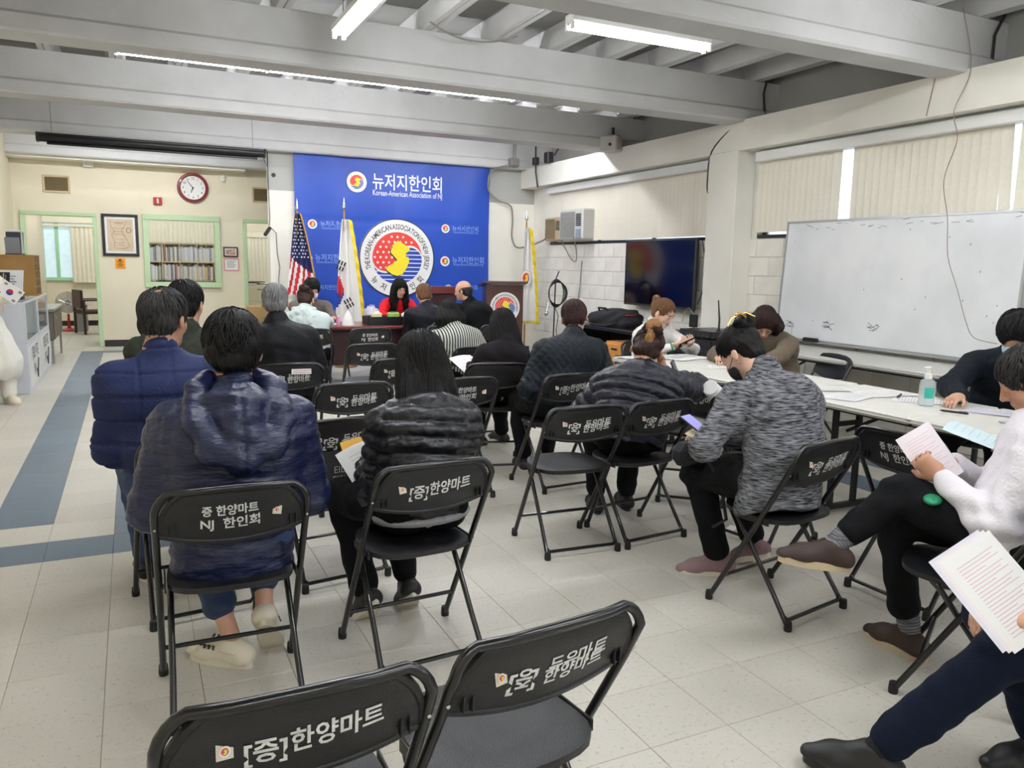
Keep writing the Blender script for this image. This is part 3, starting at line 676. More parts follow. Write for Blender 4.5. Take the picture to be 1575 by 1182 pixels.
# ------------------------------------------------------------------ left side: display cases, desk, frames
alu = M('case_frame', (206, 210, 214), .35, .3); case_w = M('case_white', (206, 209, 216), .45)
def display_case(y0, y1, label):
    t = thing('display_case', label, 'display case', (-1.33, (y0+y1)/2, 0), 0, 'white glass-topped display cases')
    hy = (y1-y0)/2-.005
    MB().rbox((0, 0, .27), (.60, 2*hy, .54), .006).build('cabinet', case_w, t)
    MB().rbox((0, -hy+.012, .76), (.6, .02, .44), .004).build('end_panel', case_w, t)
    m_ = MB()
    for sy in (-1, 1): m_.rbox((.29, sy*(hy-.012), .76), (.022, .022, .44), .003)
    m_.rbox((.29, 0, .97), (.022, 2*hy, .022), .003).rbox((-.29, 0, .97), (.022, 2*hy, .022), .003).rbox((.29, 0, .55), (.022, 2*hy, .022), .003)
    m_.build('case_frame', alu, t)
    MB().b2(.285, .29, -hy+.02, hy-.02, .56, .96).b2(-.28, .28, -hy+.01, hy-.01, .972, .977).build('glass_pane', M('case_glass', (190, 205, 210), .05, alpha=.22, spec=.8), t)
    MB().b2(-.28, .27, -hy+.03, hy-.02, .545, .56).build('shelf', M('case_dark', (74, 66, 70), .6), t)
    pn = MB().b2(.301, .304, -hy+.03, hy-.03, .06, .5).build('front_sheet', M('case_sheet', (226, 226, 222), .5), t)
    m_ = MB(); T = lambda u, v: (.306, u, v)
    text_add(m_, '기표소 투표', T, .17, (0, .34), 0, .01, .8); text_add(m_, '정의', T, .13, (-.1, .17), 0, .01, .9)
    m_.tube([(.306, .05, .2), (.306, .10, .10), (.306, .24, .30)], .012, 5); m_.build('lettering', M('case_ink', (70, 74, 72), .6), pn, 0)
    return t
display_case(9.72, 10.95, 'nearer white display case with glass top and printed front along the left wall')
display_case(10.97, 12.2, 'farther white display case with glass top, beside the metal desk')
dk = thing('metal_desk', 'grey metal desk with drawers between display case and doorway', 'desk', (-1.28, 13.1, 0))
gm = M('desk_metal', (118, 112, 106), .4, .4)
MB().rbox((0, 0, .74), (.62, 1.5, .04), .006).build('desk_top', M('desk_top_grey', (150, 146, 138), .4), dk)
MB().rbox((0, 0, .52), (.56, 1.4, .4), .006).build('pedestal', gm, dk)
for k in range(3):
    d_ = MB().rbox((.285, -.45+k*.45, .52), (.02, .42, .36), .006).build('drawer', M('desk_drawer', (96, 84, 76), .4, .2), dk); MB().rbox((.30, -.45+k*.45, .62), (.015, .12, .02), .004).build('handle', chrome, d_)
for sx in (-1, 1):
    for sy in (-1, 1): MB().rbox((sx*.26, sy*.68, .17), (.03, .03, .34), .004).build('leg', chrome, dk)
bxx = thing('small_wooden_box', 'small wooden tray box on the grey metal desk', 'box', (-1.25, 12.6, .76)); MB().rbox((0, 0, .05), (.3, .3, .1), .005).build('body', M('box_wood', (150, 112, 66), .5), bxx)
MB().rbox((.156, 0, .05), (.012, .24, .06), .004).build('front', M('box_wood_dark', (110, 78, 48), .5), bxx)
st = thing('pigeonhole_cabinet', 'brown wooden pigeonhole box standing on the farther display case', 'cabinet', (-1.27, 11.7, .98))
wood_m = M('pigeon_wood', (150, 112, 58), .5, var=.1, vscale=5)
MB().b2(-.2, .2, -.28, -.265, .012, .486).b2(-.2, .2, .265, .28, .012, .486).b2(-.202, .202, -.282, .282, .486, .50).b2(-.202, .202, -.282, .282, 0, .012).b2(-.199, -.19, -.265, .265, .012, .486).build('carcass', wood_m, st, 0)
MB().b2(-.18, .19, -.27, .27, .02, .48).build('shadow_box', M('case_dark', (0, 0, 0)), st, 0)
m_ = MB()
for k in range(1, 5): m_.b2(.17, .198, -.264, .264, k*.1, k*.1+.008)
for k in (-1, 1): m_.b2(.17, .199, k*.09, k*.09+.008, .013, .485)
m_.build('divider', wood_m, st, 0)
for k, (y, h, a) in enumerate(((11.5, .2, .2), (11.62, .27, -.15), (11.8, .3, .35), (11.92, .28, -.3))):
    t = thing('brochure_stand', 'grey leaflet leaning on the pigeonhole box, %s in the row' % ('first', 'second', 'third', 'fourth')[k], 'leaflet', (-1.30, y, 1.482), 0, 'leaflets on the pigeonhole box')
    MB().box((0, 0, h/2+.01), (.16, .006, h), rot=Matrix.Rotation(a, 3, 'X')).build('sheet', (M('leaf_grey', (130, 132, 138), .5), M('leaf_dark', (50, 54, 66), .5), paper, M('leaf_grey', (0, 0, 0)))[k], t, 0)
    MB().rbox((0, .02, .006), (.17, .06, .012), .003).build('foot', cable_black, t)
nf = thing('navy_folder', 'open navy folder with gold trim standing on the nearer display case', 'folder', (-1.3, 9.95, .98), R(-20))
MB().box((0, 0, .16), (.26, .012, .31), rot=Matrix.Rotation(R(-12), 3, 'X')).build('cover', M('navy_cover', (26, 36, 66), .5), nf, 0)
m_ = MB().tube([(-.1, -.045, .05), (-.1, .01, .28), (.1, .01, .28), (.1, -.045, .05)], .003, 5); m_.build('gold_line', M('gold_line', (190, 160, 80), .4, .5), nf)
MB().rbox((0, .03, .006), (.2, .08, .012), .003).build('foot', cable_black, nf)
cf = thing('white_certificate', 'white certificate plaque propped on the nearer display case beside the navy folder', 'certificate', (-1.24, 10.45, .98), R(-15))
MB().box((0, .02, .17), (.26, .02, .32), rot=Matrix.Rotation(R(-14), 3, 'X')).build('board', paper, cf, 0); MB().rbox((0, -.03, .02), (.3, .06, .04), .006).build('base', M('case_dark', (0, 0, 0)), cf)
m_ = MB()
for k in range(7): m_.box((0, .005-(-.035+k*.012)*.25, .08+k*.03), (.15-(k % 2)*.05, .004, .006), rot=Matrix.Rotation(R(-14), 3, 'X'))
m_.build('print', ink, cf, 0)
for k, (y, z, w_, h, mt, lb) in enumerate(((11.35, 2.02, .8, .62, M('silver_frame', (170, 164, 150), .35, .4), 'pale framed certificate on the left wall, upper one nearer the corner'), (10.2, 2.05, .8, .66, M('dark_frame', (80, 60, 50), .4), 'brown framed picture on the left wall near the picture edge'), (9.95, 1.6, .35, .5, M('walnut', (0, 0, 0)), 'dark red plaque below the frames on the left wall'), (10.32, 1.56, .16, .42, M('walnut', (0, 0, 0)), 'narrow dark plaque low on the left wall above the leaflets'))):
    f_ = frame_obj('wall_frame', lb, 'picture frame', (XL+.02, y, z), w_, h, mt, .04, .03, axis='x')
    m_ = MB()
    for q in range(5): m_.b2(-w_*.3, w_*.3, -.006, -.003, -h*.25+q*h*.12, -h*.25+q*h*.12+.01)
    m_.build('print', ink, f_)
tx = MB(); [text_add(tx, ch, lambda u, v: (0, u, v), .16, (.0, -k*.118), 0, .01) for k, ch in enumerate('뉴저지한인회관')]
o = tx.build('wall_lettering', M('letter_silver', (150, 148, 140), .4, .3), None, 0, loc=(XL+.006, 12.9, 2.22)); tag(o, 'vertical column of silver letters on the left wall beside the doorway', 'lettering')

# ------------------------------------------------------------------ red-brown table at the front with its things
TZ = .735
ft = thing('long_table', 'dark red-brown wooden table before the blue banner', 'table', (2.85, 9.32, 0))
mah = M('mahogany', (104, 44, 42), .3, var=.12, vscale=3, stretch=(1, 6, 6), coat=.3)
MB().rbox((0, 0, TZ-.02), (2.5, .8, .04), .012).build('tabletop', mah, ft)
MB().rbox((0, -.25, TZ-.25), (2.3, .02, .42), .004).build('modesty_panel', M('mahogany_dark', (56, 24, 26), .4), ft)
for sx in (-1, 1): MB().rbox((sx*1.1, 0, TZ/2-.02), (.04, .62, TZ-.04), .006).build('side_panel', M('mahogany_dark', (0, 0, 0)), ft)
def at(px, Y, z): return None
tr = thing('black_tray', 'black plastic tray with small boxes at the middle of the front table', 'tray', (2.79, 9.18, TZ))
bt = M('tray_black', (20, 20, 22), .35)
m_ = MB().b2(-.30, .30, -.14, .14, 0, .01)
for c, d in (((0, -.14, .05), (.6, .012, .1)), ((0, .14, .05), (.6, .012, .1)), ((-.3, 0, .05), (.012, .28, .1)), ((.3, 0, .05), (.012, .28, .1)), ((-.1, 0, .04), (.008, .27, .08)), ((.1, 0, .04), (.008, .27, .08))): m_.rbox(c, d, .003)
m_.build('body', bt, tr)
for (x, d, mt, lb, cat) in ((2.62, (.12, .08, .13), M('pale_yellow_box', (232, 232, 180), .5), 'pale yellow carton in the black tray', 'carton'), (2.83, (.14, .07, .13), M('green_box', (150, 190, 90), .5), 'green tape dispenser box in the black tray', 'box'), (2.99, (.1, .08, .12), paper, 'white tissue packet at the right end of the tray', 'packet')):
    t = thing('small_box', lb, cat, (x, 9.18, TZ+.012)); MB().rbox((0, 0, d[2]/2), d, .012).build('body', mt, t); MB().rbox((0, 0, d[2]+.006), (d[0]*.6, d[1]*.5, .012), .004).build('top', M('dark_green', (40, 90, 50), .5) if 'green' in lb else paper, t)
pl = thing('plastic_bag', 'translucent crumpled plastic bag behind the black tray', 'bag', (2.64, 9.45, TZ))
bm = bmesh.new(); bmesh.ops.create_icosphere(bm, subdivisions=3, radius=.1)
for v in bm.verts: v.co *= 1+.18*math.sin(v.co.x*90+v.co.z*60)*math.cos(v.co.y*80); v.co.z = max(v.co.z*1.15, -.085)+.088
me = bpy.data.meshes.new('film'); bm.to_mesh(me); bm.free(); me.materials.append(M('bag_film', (222, 214, 232), .25, alpha=.7)); me.shade_smooth(); link('film', me, pl)
MB().lathe([(.012, 0), (.02, .03), (.035, .05)], (0, 0, .17), 10).build('knot', M('bag_film', (0, 0, 0)), pl)
for nm, lb, x, y, prof, mt in (('glue_stick', 'small pink and white glue bottle on the front table', 2.14, 9.1, [(.02, 0), (.022, .06), (.018, .07), (.018, .1), (.01, .105)], M('pink_plastic', (226, 130, 160), .4)),
                              ('white_funnel_bottle', 'white cone-shaped bag with blue stripe on the front table', 2.27, 9.15, [(.075, 0), (.07, .03), (.045, .10), (.015, .16)], white_plastic),
                              ('blue_cup', 'small blue paper cup at the right of the front table', 3.17, 9.12, [(.03, 0), (.037, .12), (.036, .122)], M('cup_blue', (40, 96, 190), .4)),
                              ('water_bottle', 'small clear bottle beside the blue cup', 3.22, 9.15, [(.03, 0), (.03, .1), (.012, .12), (.012, .14)], M('bottle_clear', (220, 226, 230), .1, alpha=.5))):
    t = thing(nm, lb, nm.split('_')[-1] if 'stick' not in nm else 'glue', (x, y, TZ)); MB().lathe(prof, n=16).build('body', mt, t); MB().lathe([(prof[-1][0], 0), (prof[-1][0]*.8, .01)], (0, 0, prof[-1][1]), 12).build('cap', white_plastic, t)
nb = thing('blue_folder', 'blue folder lying at the left end of the front table', 'folder', (1.98, 9.2, TZ)); MB().rbox((0, 0, .02), (.3, .24, .04), .004).build('cover', M('folder_blue', (36, 48, 130), .5), nb)
MB().b2(-.14, .14, -.125, .115, .008, .032).build('pages', paper, nb)
en = thing('manila_envelope', 'tan envelope lying on the front table before the lady in red', 'envelope', (3.1, 8.99, TZ), .2); MB().rbox((0, 0, .004), (.34, .18, .008), .003).build('body', M('manila', (214, 178, 128), .7), en); MB().box((0, .05, .0085), (.3, .06, .002)).build('flap', M('manila2', (200, 162, 112), .7), en, 0)
# ------------------------------------------------------------------ lectern
lc = thing('lectern', 'dark brown lectern with round seal on its front, right of the banner', 'lectern', (4.92, 10.55, 0), R(-14))
wal = M('lectern_wood', (82, 50, 42), .35, var=.12, vscale=3, stretch=(8, 8, 1))
MB().rbox((0, -.18, .6), (.54, .03, 1.16), .005).build('front_panel', wal, lc)
for sx in (-1, 1): MB().rbox((sx*.255, 0, .58), (.03, .36, 1.12), .005).build('side_panel', wal, lc)
MB().rbox((0, -.0, 1.19), (.66, .50, .03), .006, rot=Matrix.Rotation(R(-8), 3, 'X')).build('reading_top', wal, lc)
MB().rbox((0, 0, .02), (.58, .44, .04), .006).rbox((0, .02, .7), (.48, .32, .02), .003).build('shelf', wal, lc)
link('seal', seal_mesh('seal', .225, lambda u, v, w_: (u, -w_, v), True, .0006), lc, loc=(.0, -.202, .86))
sl = thing('side_lectern', 'small brown wooden lectern behind the balding man in black', 'lectern', (4.1, 10.9, 0))
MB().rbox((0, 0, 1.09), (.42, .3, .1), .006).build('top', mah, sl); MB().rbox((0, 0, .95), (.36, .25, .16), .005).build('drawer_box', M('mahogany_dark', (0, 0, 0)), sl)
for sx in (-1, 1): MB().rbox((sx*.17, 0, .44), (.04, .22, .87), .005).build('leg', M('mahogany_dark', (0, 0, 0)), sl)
# microphone stand
ms = thing('microphone_stand', 'black microphone stand with coiled cable against the block wall', 'microphone stand', (5.18, 9.45, 0))
MB().lathe([(.14, 0), (.14, .02), (.03, .035), (.012, .06)], n=20).build('base', cable_black, ms)
MB().cyl((0, 0, .04), (.02, 0, 1.28), .009).cyl((.02, 0, 1.28), (.06, -.02, 1.40), .008).build('pole', cable_black, ms)
m_ = MB()
for k in range(5):
    a = k*.35; m_.tube([(.02+(.11+.012*k)*math.cos(t*PI/10)*math.cos(a*.3), -.03-.012*k, 1.10+(.19-.01*k)*math.sin(t*PI/10)) for t in range(20)], .006, 6, closed=True)
m_.tube([(.0, -.03, .92), (.05, -.05, .8), (.02, -.05, .6), (.1, -.1, .1), (.3, -.2, .01)], .005, 6); m_.build('cable', cable_black, ms)
MB().cyl((-.10, -.04, .98), (-.13, -.05, .86), .012).lathe([(.012, 0), (.026, .02), (.028, .05), (.015, .075)], (-.13, -.05, .87), 12, axis=(-.2, -.1, -1)).build('microphone', chrome, ms)

# ------------------------------------------------------------------ right wall equipment
tv = thing('television', 'large black flat television mounted on the block wall', 'television', (5.95, 8.14, 1.40), R(-90))
# local: x along -Y, face toward -X
MB().rbox((0, 0, 0), (1.46, .05, .84), .01).build('bezel', M('tv_bezel', (34, 35, 40), .35), tv)
MB().b2(-.705, .705, -.027, -.024, -.39, .40).build('screen', M('tv_screen', (4, 6, 20), .10, spec=.5), tv)
MB().rbox((0, .07, .0), (.4, .12, .4), .01).build('wall_mount', dark_metal, tv)
MB().rbox((0, .02, -.425), (.3, .03, .012), .003).build('logo_bar', dark_metal, tv)
o = MB().tube(soft([(5.98, 7.44, 1.0), (5.99, 7.5, .9), (6.0, 7.46, .8), (6.02, 7.6, .55), (6.0, 7.7, .35)]), .008).tube(soft([(6.0, 7.40, 1.8), (6.0, 7.34, 1.6), (6.03, 7.36, 1.3), (6.0, 7.42, 1.05)]), .006).build('tv_cable', cable_black); tag(o, 'black cable hanging down under the television', 'cable')
def aircon(label, y0, y1, x0, z0, z1, tan):
    t = thing('air_conditioner', label, 'air conditioner', (x0, (y0+y1)/2, z0)); w_ = y1-y0; h = z1-z0
    c = M('ac_tan', (196, 180, 146), .5) if tan else M('ac_white', (206, 206, 200), .45)
    MB().rbox(((XR+.12-x0)/2, 0, h/2), (XR+.12-x0, w_, h), .02).build('casing', c, t)
    g = MB()
    n = 22
    for k in range(n): g.rbox((-.008, w_*.12, h*.10+h*.8*k/(n-1)), (.014, w_*.62, .006), .002)
    g.build('grille', M('ac_grille', (176, 176, 170), .5) if not tan else M('ac_grille_tan', (168, 150, 116), .5), t)
    v_ = MB()
    for k in range(7): v_.rbox((-.006, -w_*.34, h*.45+h*.06*k), (.012, w_*.2, h*.03), .002)
    v_.build('air_outlet', cable_black, t)
    if not tan:
        MB().rbox((-.006, -w_*.34, h*.2), (.01, w_*.2, h*.26), .003).build('control_panel', M('ac_panel', (150, 158, 172), .3), t)
    return t
aircon('white window air conditioner above the television', 9.90, 10.58, 5.86, 1.86, 2.30, False)
aircon('older tan air conditioner beside the corner, left of the white one', 10.74, 11.26, 5.97, 1.86, 2.22, True)
o = MB().tube(soft([(5.72, 9.9, 1.9), (5.8, 9.95, 1.7), (5.95, 10.2, 1.55), (6.02, 10.5, 1.6), (6.03, 10.9, 1.95)]), .008).tube(soft([(6.05, 10.2, 1.55), (6.06, 10.25, 1.2), (6.06, 10.3, .9), (6.05, 10.3, .3)]), .008).build('air_conditioner_cable', cable_grey); tag(o, 'grey power cables looping under the air conditioners', 'cable')
ds = thing('black_desk', 'black desk along the block wall holding a black bag', 'desk', (5.45, 8.0, 0))
bl = M('black_laminate', (24, 24, 27), .35)
MB().rbox((0, 0, .73), (.75, 1.7, .04), .006).build('desk_top', bl, ds)
for sy in (-1, 1):
    MB().rbox((0, sy*.78, .36), (.6, .05, .7), .006).build('side_panel', bl, ds)
MB().rbox((.2, 0, .45), (.02, 1.5, .4), .004).build('modesty_panel', bl, ds)
MB().cyl((-.33, .80, 0), (-.33, .80, .71), .02).build('post', white_plastic, ds)
cb = thing('drawer_unit', 'orange wooden three-drawer unit under the black desk', 'drawer unit', (5.22, 7.62, 0))
ow = M('orange_wood', (202, 138, 66), .45, var=.1, vscale=5, stretch=(6, 6, 1))
MB().rbox((0, 0, .31), (.42, .42, .60), .006).build('carcass', ow, cb)
for k in range(3):
    d_ = MB().rbox((-.215, 0, .13+k*.185), (.02, .38, .17), .005).build('drawer', ow, cb); MB().rbox((-.232, 0, .16+k*.185), (.012, .12, .03), .006).build('handle', chrome, d_)
    d_ = MB().rbox((0, -.215, .13+k*.185), (.38, .02, .17), .005).build('drawer', ow, cb); MB().rbox((0, -.232, .16+k*.185), (.12, .012, .03), .006).build('handle', chrome, d_)
bg_ = thing('black_bag', 'black fabric laptop bag lying on the black desk', 'bag', (5.35, 8.2, .75))
bfab = M('bag_fabric', (26, 26, 32), .8, bump=.4, bscale=80)
bm = bmesh.new(); bmesh.ops.create_icosphere(bm, subdivisions=4, radius=1)
for v in bm.verts:
    c = v.co; n = .04*math.sin(c.x*6+c.y*5)+.04*math.sin(c.y*11+c.z*7)
    sx = abs(c.x)**.6*(1 if c.x > 0 else -1); sy = abs(c.y)**.6*(1 if c.y > 0 else -1); v.co = Vector((sx*.22*(1+n), sy*.44*(1+n), max(c.z, -.55)*.13*(1+n*2)*(1.0-.25*sy)+.075))
me = bpy.data.meshes.new('bag_body'); bm.to_mesh(me); bm.free(); me.materials.append(bfab); me.shade_smooth(); link('bag_body', me, bg_)
m_ = MB().tube([(-.1, -.1, .15), (-.16, -.05, .22), (-.18, .08, .22), (-.12, .14, .16)], .012).tube([(-.2, .3, .06), (-.26, .1, .02), (-.25, -.2, .02), (-.2, -.35, .06)], .012); m_.build('strap', bfab, bg_)
MB().rbox((-.05, -.36, .155), (.12, .16, .012), .004).build('red_tag', M('tag_red', (196, 30, 44), .5), bg_)
ct = thing('av_cart', 'low black audio cart behind the seated women', 'cart', (5.25, 6.25, 0))
for z in (.12, .36, .58): MB().rbox((0, 0, z), (.62, .86, .03), .005).build('shelf', bl, ct)
for sx in (-1, 1):
    for sy in (-1, 1): MB().rbox((sx*.29, sy*.41, .30), (.03, .03, .58), .004).build('post', bl, ct)
def deck(nm, lb, z, h, y=6.25, w_=.5):
    t = thing(nm, lb, 'audio equipment', (5.22, y, z))
    MB().rbox((0, 0, h/2+.006), (.44, w_, h-.01), .006).build('case', M('deck_black', (28, 28, 31), .35), t)
    MB().rbox((-.222, 0, h/2+.006), (.006, w_*.94, h*.8), .002).build('front_panel', M('deck_panel', (46, 46, 50), .3), t)
    m_ = MB()
    for k in range(6): m_.cyl((-.222, -w_*.4+k*w_*.13, h*.4), (-.238, -w_*.4+k*w_*.13, h*.4), .011, n=10)
    m_.build('knob', M('deck_knob', (90, 90, 94), .3, .4), t)
deck('amplifier', 'large black amplifier on top of the audio cart', .595, .19, 6.25, .62)
deck('receiver_deck', 'thin black receiver stacked on the amplifier', .79, .075, 6.2, .5)
deck('disc_player', 'black disc player on the middle shelf of the audio cart', .375, .10)
t = thing('wireless_receiver', 'small upright black transmitter on top of the receiver', 'audio equipment', (5.15, 6.42, .87)); MB().rbox((0, 0, .07), (.05, .09, .13), .006).build('body', cable_black, t); MB().tube([(0, 0, .13), (-.02, .06, .2), (-.02, .13, .17), (-.02, .16, .05)], .004).build('cable', cable_grey, t)
t = thing('antenna', 'thin black antenna rising from the audio cart', 'antenna', (5.1, 5.97, .87)); MB().tube([(0, 0, .0), (0, 0, .12), (.0, .03, .3)], [.01, .009, .006]).build('rod', cable_black, t); MB().rbox((0, 0, .006), (.04, .04, .012), .003).build('foot', cable_black, t)
o = MB().tube(soft([(5.0, 6.45, .7), (4.9, 6.5, .72), (4.85, 6.6, .62), (4.95, 6.5, .5)]), .007).tube(soft([(5.0, 6.1, .7), (4.9, 6.0, .75), (4.9, 5.95, .62), (5.0, 5.9, .6), (5.0, 5.9, .35)]), .005).tube(soft([(5.05, 6.9, .75), (5.0, 7.0, .6), (5.1, 6.7, .62)]), .008).build('audio_cables', cable_black); tag(o, 'tangle of black audio cables in front of the cart', 'cable')
oc = thing('office_chair', 'black mesh office chair back behind the girl in white', 'chair', (4.95, 7.05, 0), R(60))
MB().rbox((0, -.2, .78), (.44, .05, .42), .04).build('backrest', bfab, oc); MB().rbox((0, .05, .46), (.46, .46, .08), .035).build('seat', bfab, oc)
MB().cyl((0, 0, .08), (0, 0, .43), .03).tube([(0, -.05, .44), (0, -.24, .46), (0, -.24, .62)], .018).build('post', cable_black, oc)
m_ = MB()
for k in range(5): a = k*2*PI/5; m_.tube([(0, 0, .1), (.27*math.cos(a), .27*math.sin(a), .07)], [.025, .015]); m_.cyl((.27*math.cos(a)-.012, .27*math.sin(a), .03), (.27*math.cos(a)+.012, .27*math.sin(a), .03), .03)
m_.build('base', cable_black, oc)

# corner conduits, junction boxes, speaker
o = MB().tube(soft([(5.58, 11.6, 3.5), (5.58, 11.6, 3.14)]), .025).rbox((5.58, 11.62, 3.09), (.16, .1, .12), .01).tube(soft([(5.55, 11.62, 3.04), (5.35, 11.7, 3.0), (5.22, 11.75, 2.9), (5.22, 11.78, 2.65), (5.4, 11.8, 2.5), (5.62, 11.8, 2.42), (5.66, 11.8, 2.2), (5.66, 11.8, 1.9), (5.75, 11.7, 1.75), (5.98, 11.2, 1.9), (6.0, 11.1, 2.1)]), .014).build('conduit', cable_grey); tag(o, 'grey conduit looping down the corner beside the banner wall', 'conduit')
o = MB().rbox((5.82, 10.9, 3.10), (.1, .14, .16), .01).rbox((5.78, 11.25, 3.08), (.08, .1, .12), .01).tube([(5.8, 11.3, 3.45), (5.78, 11.25, 3.1), (5.76, 11.2, 2.9), (5.80, 11.2, 2.68)], .014).tube([(5.86, 11.0, 3.4), (5.95, 10.9, 3.48), (5.95, 10.75, 3.3), (5.86, 10.8, 3.12)], .012).build('junction_box', dark_metal); tag(o, 'dark junction boxes and cables above the corner air conditioner', 'junction box')
sp = thing('wall_speaker', 'small white box speaker under the beam near the column', 'speaker', (5.72, 9.0, 2.93+.13), R(-60))
MB().rbox((0, 0, 0), (.26, .16, .2), .02).build('cabinet', M('speaker_grey', (190, 188, 180), .5), sp); MB().cyl((.03, -.08, -.02), (.03, -.09, -.02), .02).build('port', cable_black, sp); MB().rbox((0, .05, .13), (.03, .03, .16), .004).build('bracket', dark_metal, sp)
for pts, lb in (([(6.1, 6.6, 3.5), (6.08, 6.63, 3.3), (6.12, 6.64, 3.1), (6.0, 6.65, 3.03)], 'dark conduit at the end of the second beam, above the white column'), ([(6.15, 9.1, 3.5), (6.12, 9.12, 3.3), (6.14, 9.1, 3.05)], 'dark conduit behind the small white speaker box'), ([(6.2, 4.15, 3.5), (6.12, 4.18, 3.3), (6.15, 4.2, 3.04)], 'dark conduit at the end of the nearest beam, upper right')):
    o = MB().tube(pts, .012).build('wall_conduit', dark_metal); tag(o, lb, 'conduit')
o = MB().tube(soft([(5.86, 6.8, 2.98), (5.845, 7.13, 2.75), (5.84, 7.17, 2.4), (5.845, 7.15, 2.3)]), .008).build('column_cable', dark_metal); tag(o, 'dark cable crossing the ledge beside the white column', 'cable')
o = MB().tube(soft([(5.75, 4.2, 3.45), (5.84, 4.15, 3.02), (5.83, 4.25, 2.72), (5.86, 4.22, 2.5), (5.86, 4.3, 2.2), (5.88, 4.25, 1.9), (5.86, 4.2, 1.6), (5.84, 4.08, 1.35), (5.84, 3.98, 1.1), (5.84, 3.9, .98), (5.85, 3.72, .95)]), .0032).tube(soft([(5.84, 4.45, 3.0), (5.845, 4.5, 2.72)]), .004).build('hanging_wire', M('wire_tan', (150, 132, 118), .6)); tag(o, 'thin wire hanging down from the ceiling across the whiteboard', 'wire')
o = MB().tube(soft([(2.3+.1*k, 6.42+.02*math.sin(k), 3.42-.10*math.sin(k*PI/8)) for k in range(9)]), .008).build('beam_cable', cable_grey); tag(o, 'sagging grey cable along the face of the second beam', 'cable')
# ------------------------------------------------------------------ folding tables
tw_ = M('table_plastic', (222, 220, 212), .45, var=.03, vscale=6, bump=.15, bscale=150); tk = M('table_steel', (34, 35, 38), .4, .3)
def folding_table(label, c, L_, W_=.76, z=.74, rz=0, fold=True, top=None, tilt=0):
    t = thing('folding_table', label, 'table', (c[0], c[1], 0), rz)
    top = top or tw_
    hs = [(-L_/4, L_/2-.002), (L_/4, L_/2-.002)] if fold else [(0, L_)]
    for yy, ln in hs:
        o = MB().rbox((0, yy, z-.022), (W_, ln, .044), .016).build('tabletop', top, t)
        m_ = MB()
        for k in range(2): m_.rbox((0, yy, z-.012-.016*k), (W_+.004, ln+.001, .004), .001)
        m_.build('edge_rib', top, t, 0)
    for s in (-1, 1):
        m_ = MB(); y = s*(L_/2-.22)
        m_.rbox((0, y, .03), (W_*.80, .05, .035), .012)
        for sx in (-1, 1): m_.rbox((sx*.10, y, .37), (.04, .03, .68), .006)
        m_.rbox((0, y, .55), (.2, .025, .03), .004).rbox((0, y-s*.05, z-.06), (.26, .12, .03), .006)
        m_.build('leg', tk, t)
        MB().tube([(0, y, .5), (0, y-s*.35, z-.05)], .011).build('brace', tk, t)
    MB().rbox((-.3, 0, z-.055), (.02, L_*.9, .02), .003).rbox((.3, 0, z-.055), (.02, L_*.9, .02), .003).build('rail', tk, t)
    return t
folding_table('nearer white folding table with the hand sanitizer, in front of the whiteboard', (3.91, 2.66), 1.83)
folding_table('farther white folding table between the girl in white and the grey-knit woman', (3.91, 4.51), 1.82)
bt_ = folding_table('long grey-white table against the right wall carrying the whiteboard', (5.56, 4.55), 2.44, .76, .75, 0, False, M('table_grey', (200, 199, 192), .45))
# whiteboard leaning on the wall
wbd = thing('whiteboard', 'large smudged whiteboard resting on the long table against the right wall', 'whiteboard', (5.93, 4.85, .785))
rotb = Matrix.Rotation(R(3), 3, 'Y')
def WT(y, z, w_=0): p = rotb @ Vector((-w_, 0, z)); return (p.x, y, p.z)
m = M('whiteboard_surface', (236, 238, 239), .22, var=.05, vscale=1.6, rgb2=(220, 222, 225))
MB().box(WT(0, .575), (.018, 2.38, 1.15), rot=rotb).build('board', m, wbd, 0)
m_ = MB()
for y, z, a, b_ in ((0, 0.01, 2.42, .025), (0, 1.155, 2.42, .02), (-1.2, .58, .02, 1.16), (1.2, .58, .02, 1.16)): m_.box(WT(y, z), (.03, a, b_), rot=rotb)
m_.build('frame', M('alu_frame', (176, 178, 180), .35, .6), wbd, 0)
MB().box(WT(.1, -.0, .03), (.07, 1.9, .012), rot=rotb).build('pen_tray', M('alu_frame', (0, 0, 0)), wbd, 0)
m_ = MB(); rr_ = random.Random(3)
for y, z in ((1.03, .15), (.55, .17), (.05, .19)):
    for k in range(9): a = y+rr_.uniform(-.05, .05); b_ = z+rr_.uniform(-.025, .03); m_.box(WT(a, b_, .0105), (.002, rr_.uniform(.03, .07), .004), rot=rotb @ Matrix.Rotation(rr_.uniform(-.5, .5), 3, 'X'))
m_.tube([WT(1.0, .12, .0105), WT(.995, .02, .0105)], .0015, 4)
for k in range(26): m_.box(WT(rr_.uniform(-1.15, 1.15), rr_.uniform(1.07, 1.14), .0105), (.002, rr_.uniform(.01, .07), .003), rot=rotb @ Matrix.Rotation(rr_.uniform(-.3, .3), 3, 'X'))
for k in range(14): m_.box(WT(rr_.uniform(-1.15, 1.15), rr_.uniform(.2, 1.1), .0105), (.002, .004, rr_.uniform(.008, .02)), rot=rotb @ Matrix.Rotation(rr_.uniform(-.6, .6), 3, 'X'))
tag(m_.build('marker_marks', M('marker_ink', (58, 58, 64), .5), wbd, 0), kind='stuff')
er = thing('board_eraser', 'black whiteboard eraser on the pen tray at the left end', 'eraser', (5.87, 5.55, .792)); MB().rbox((0, 0, .012), (.05, .17, .024), .006).build('felt', cable_black, er); MB().rbox((0, 0, .03), (.044, .16, .014), .005).build('grip', dark_metal, er)

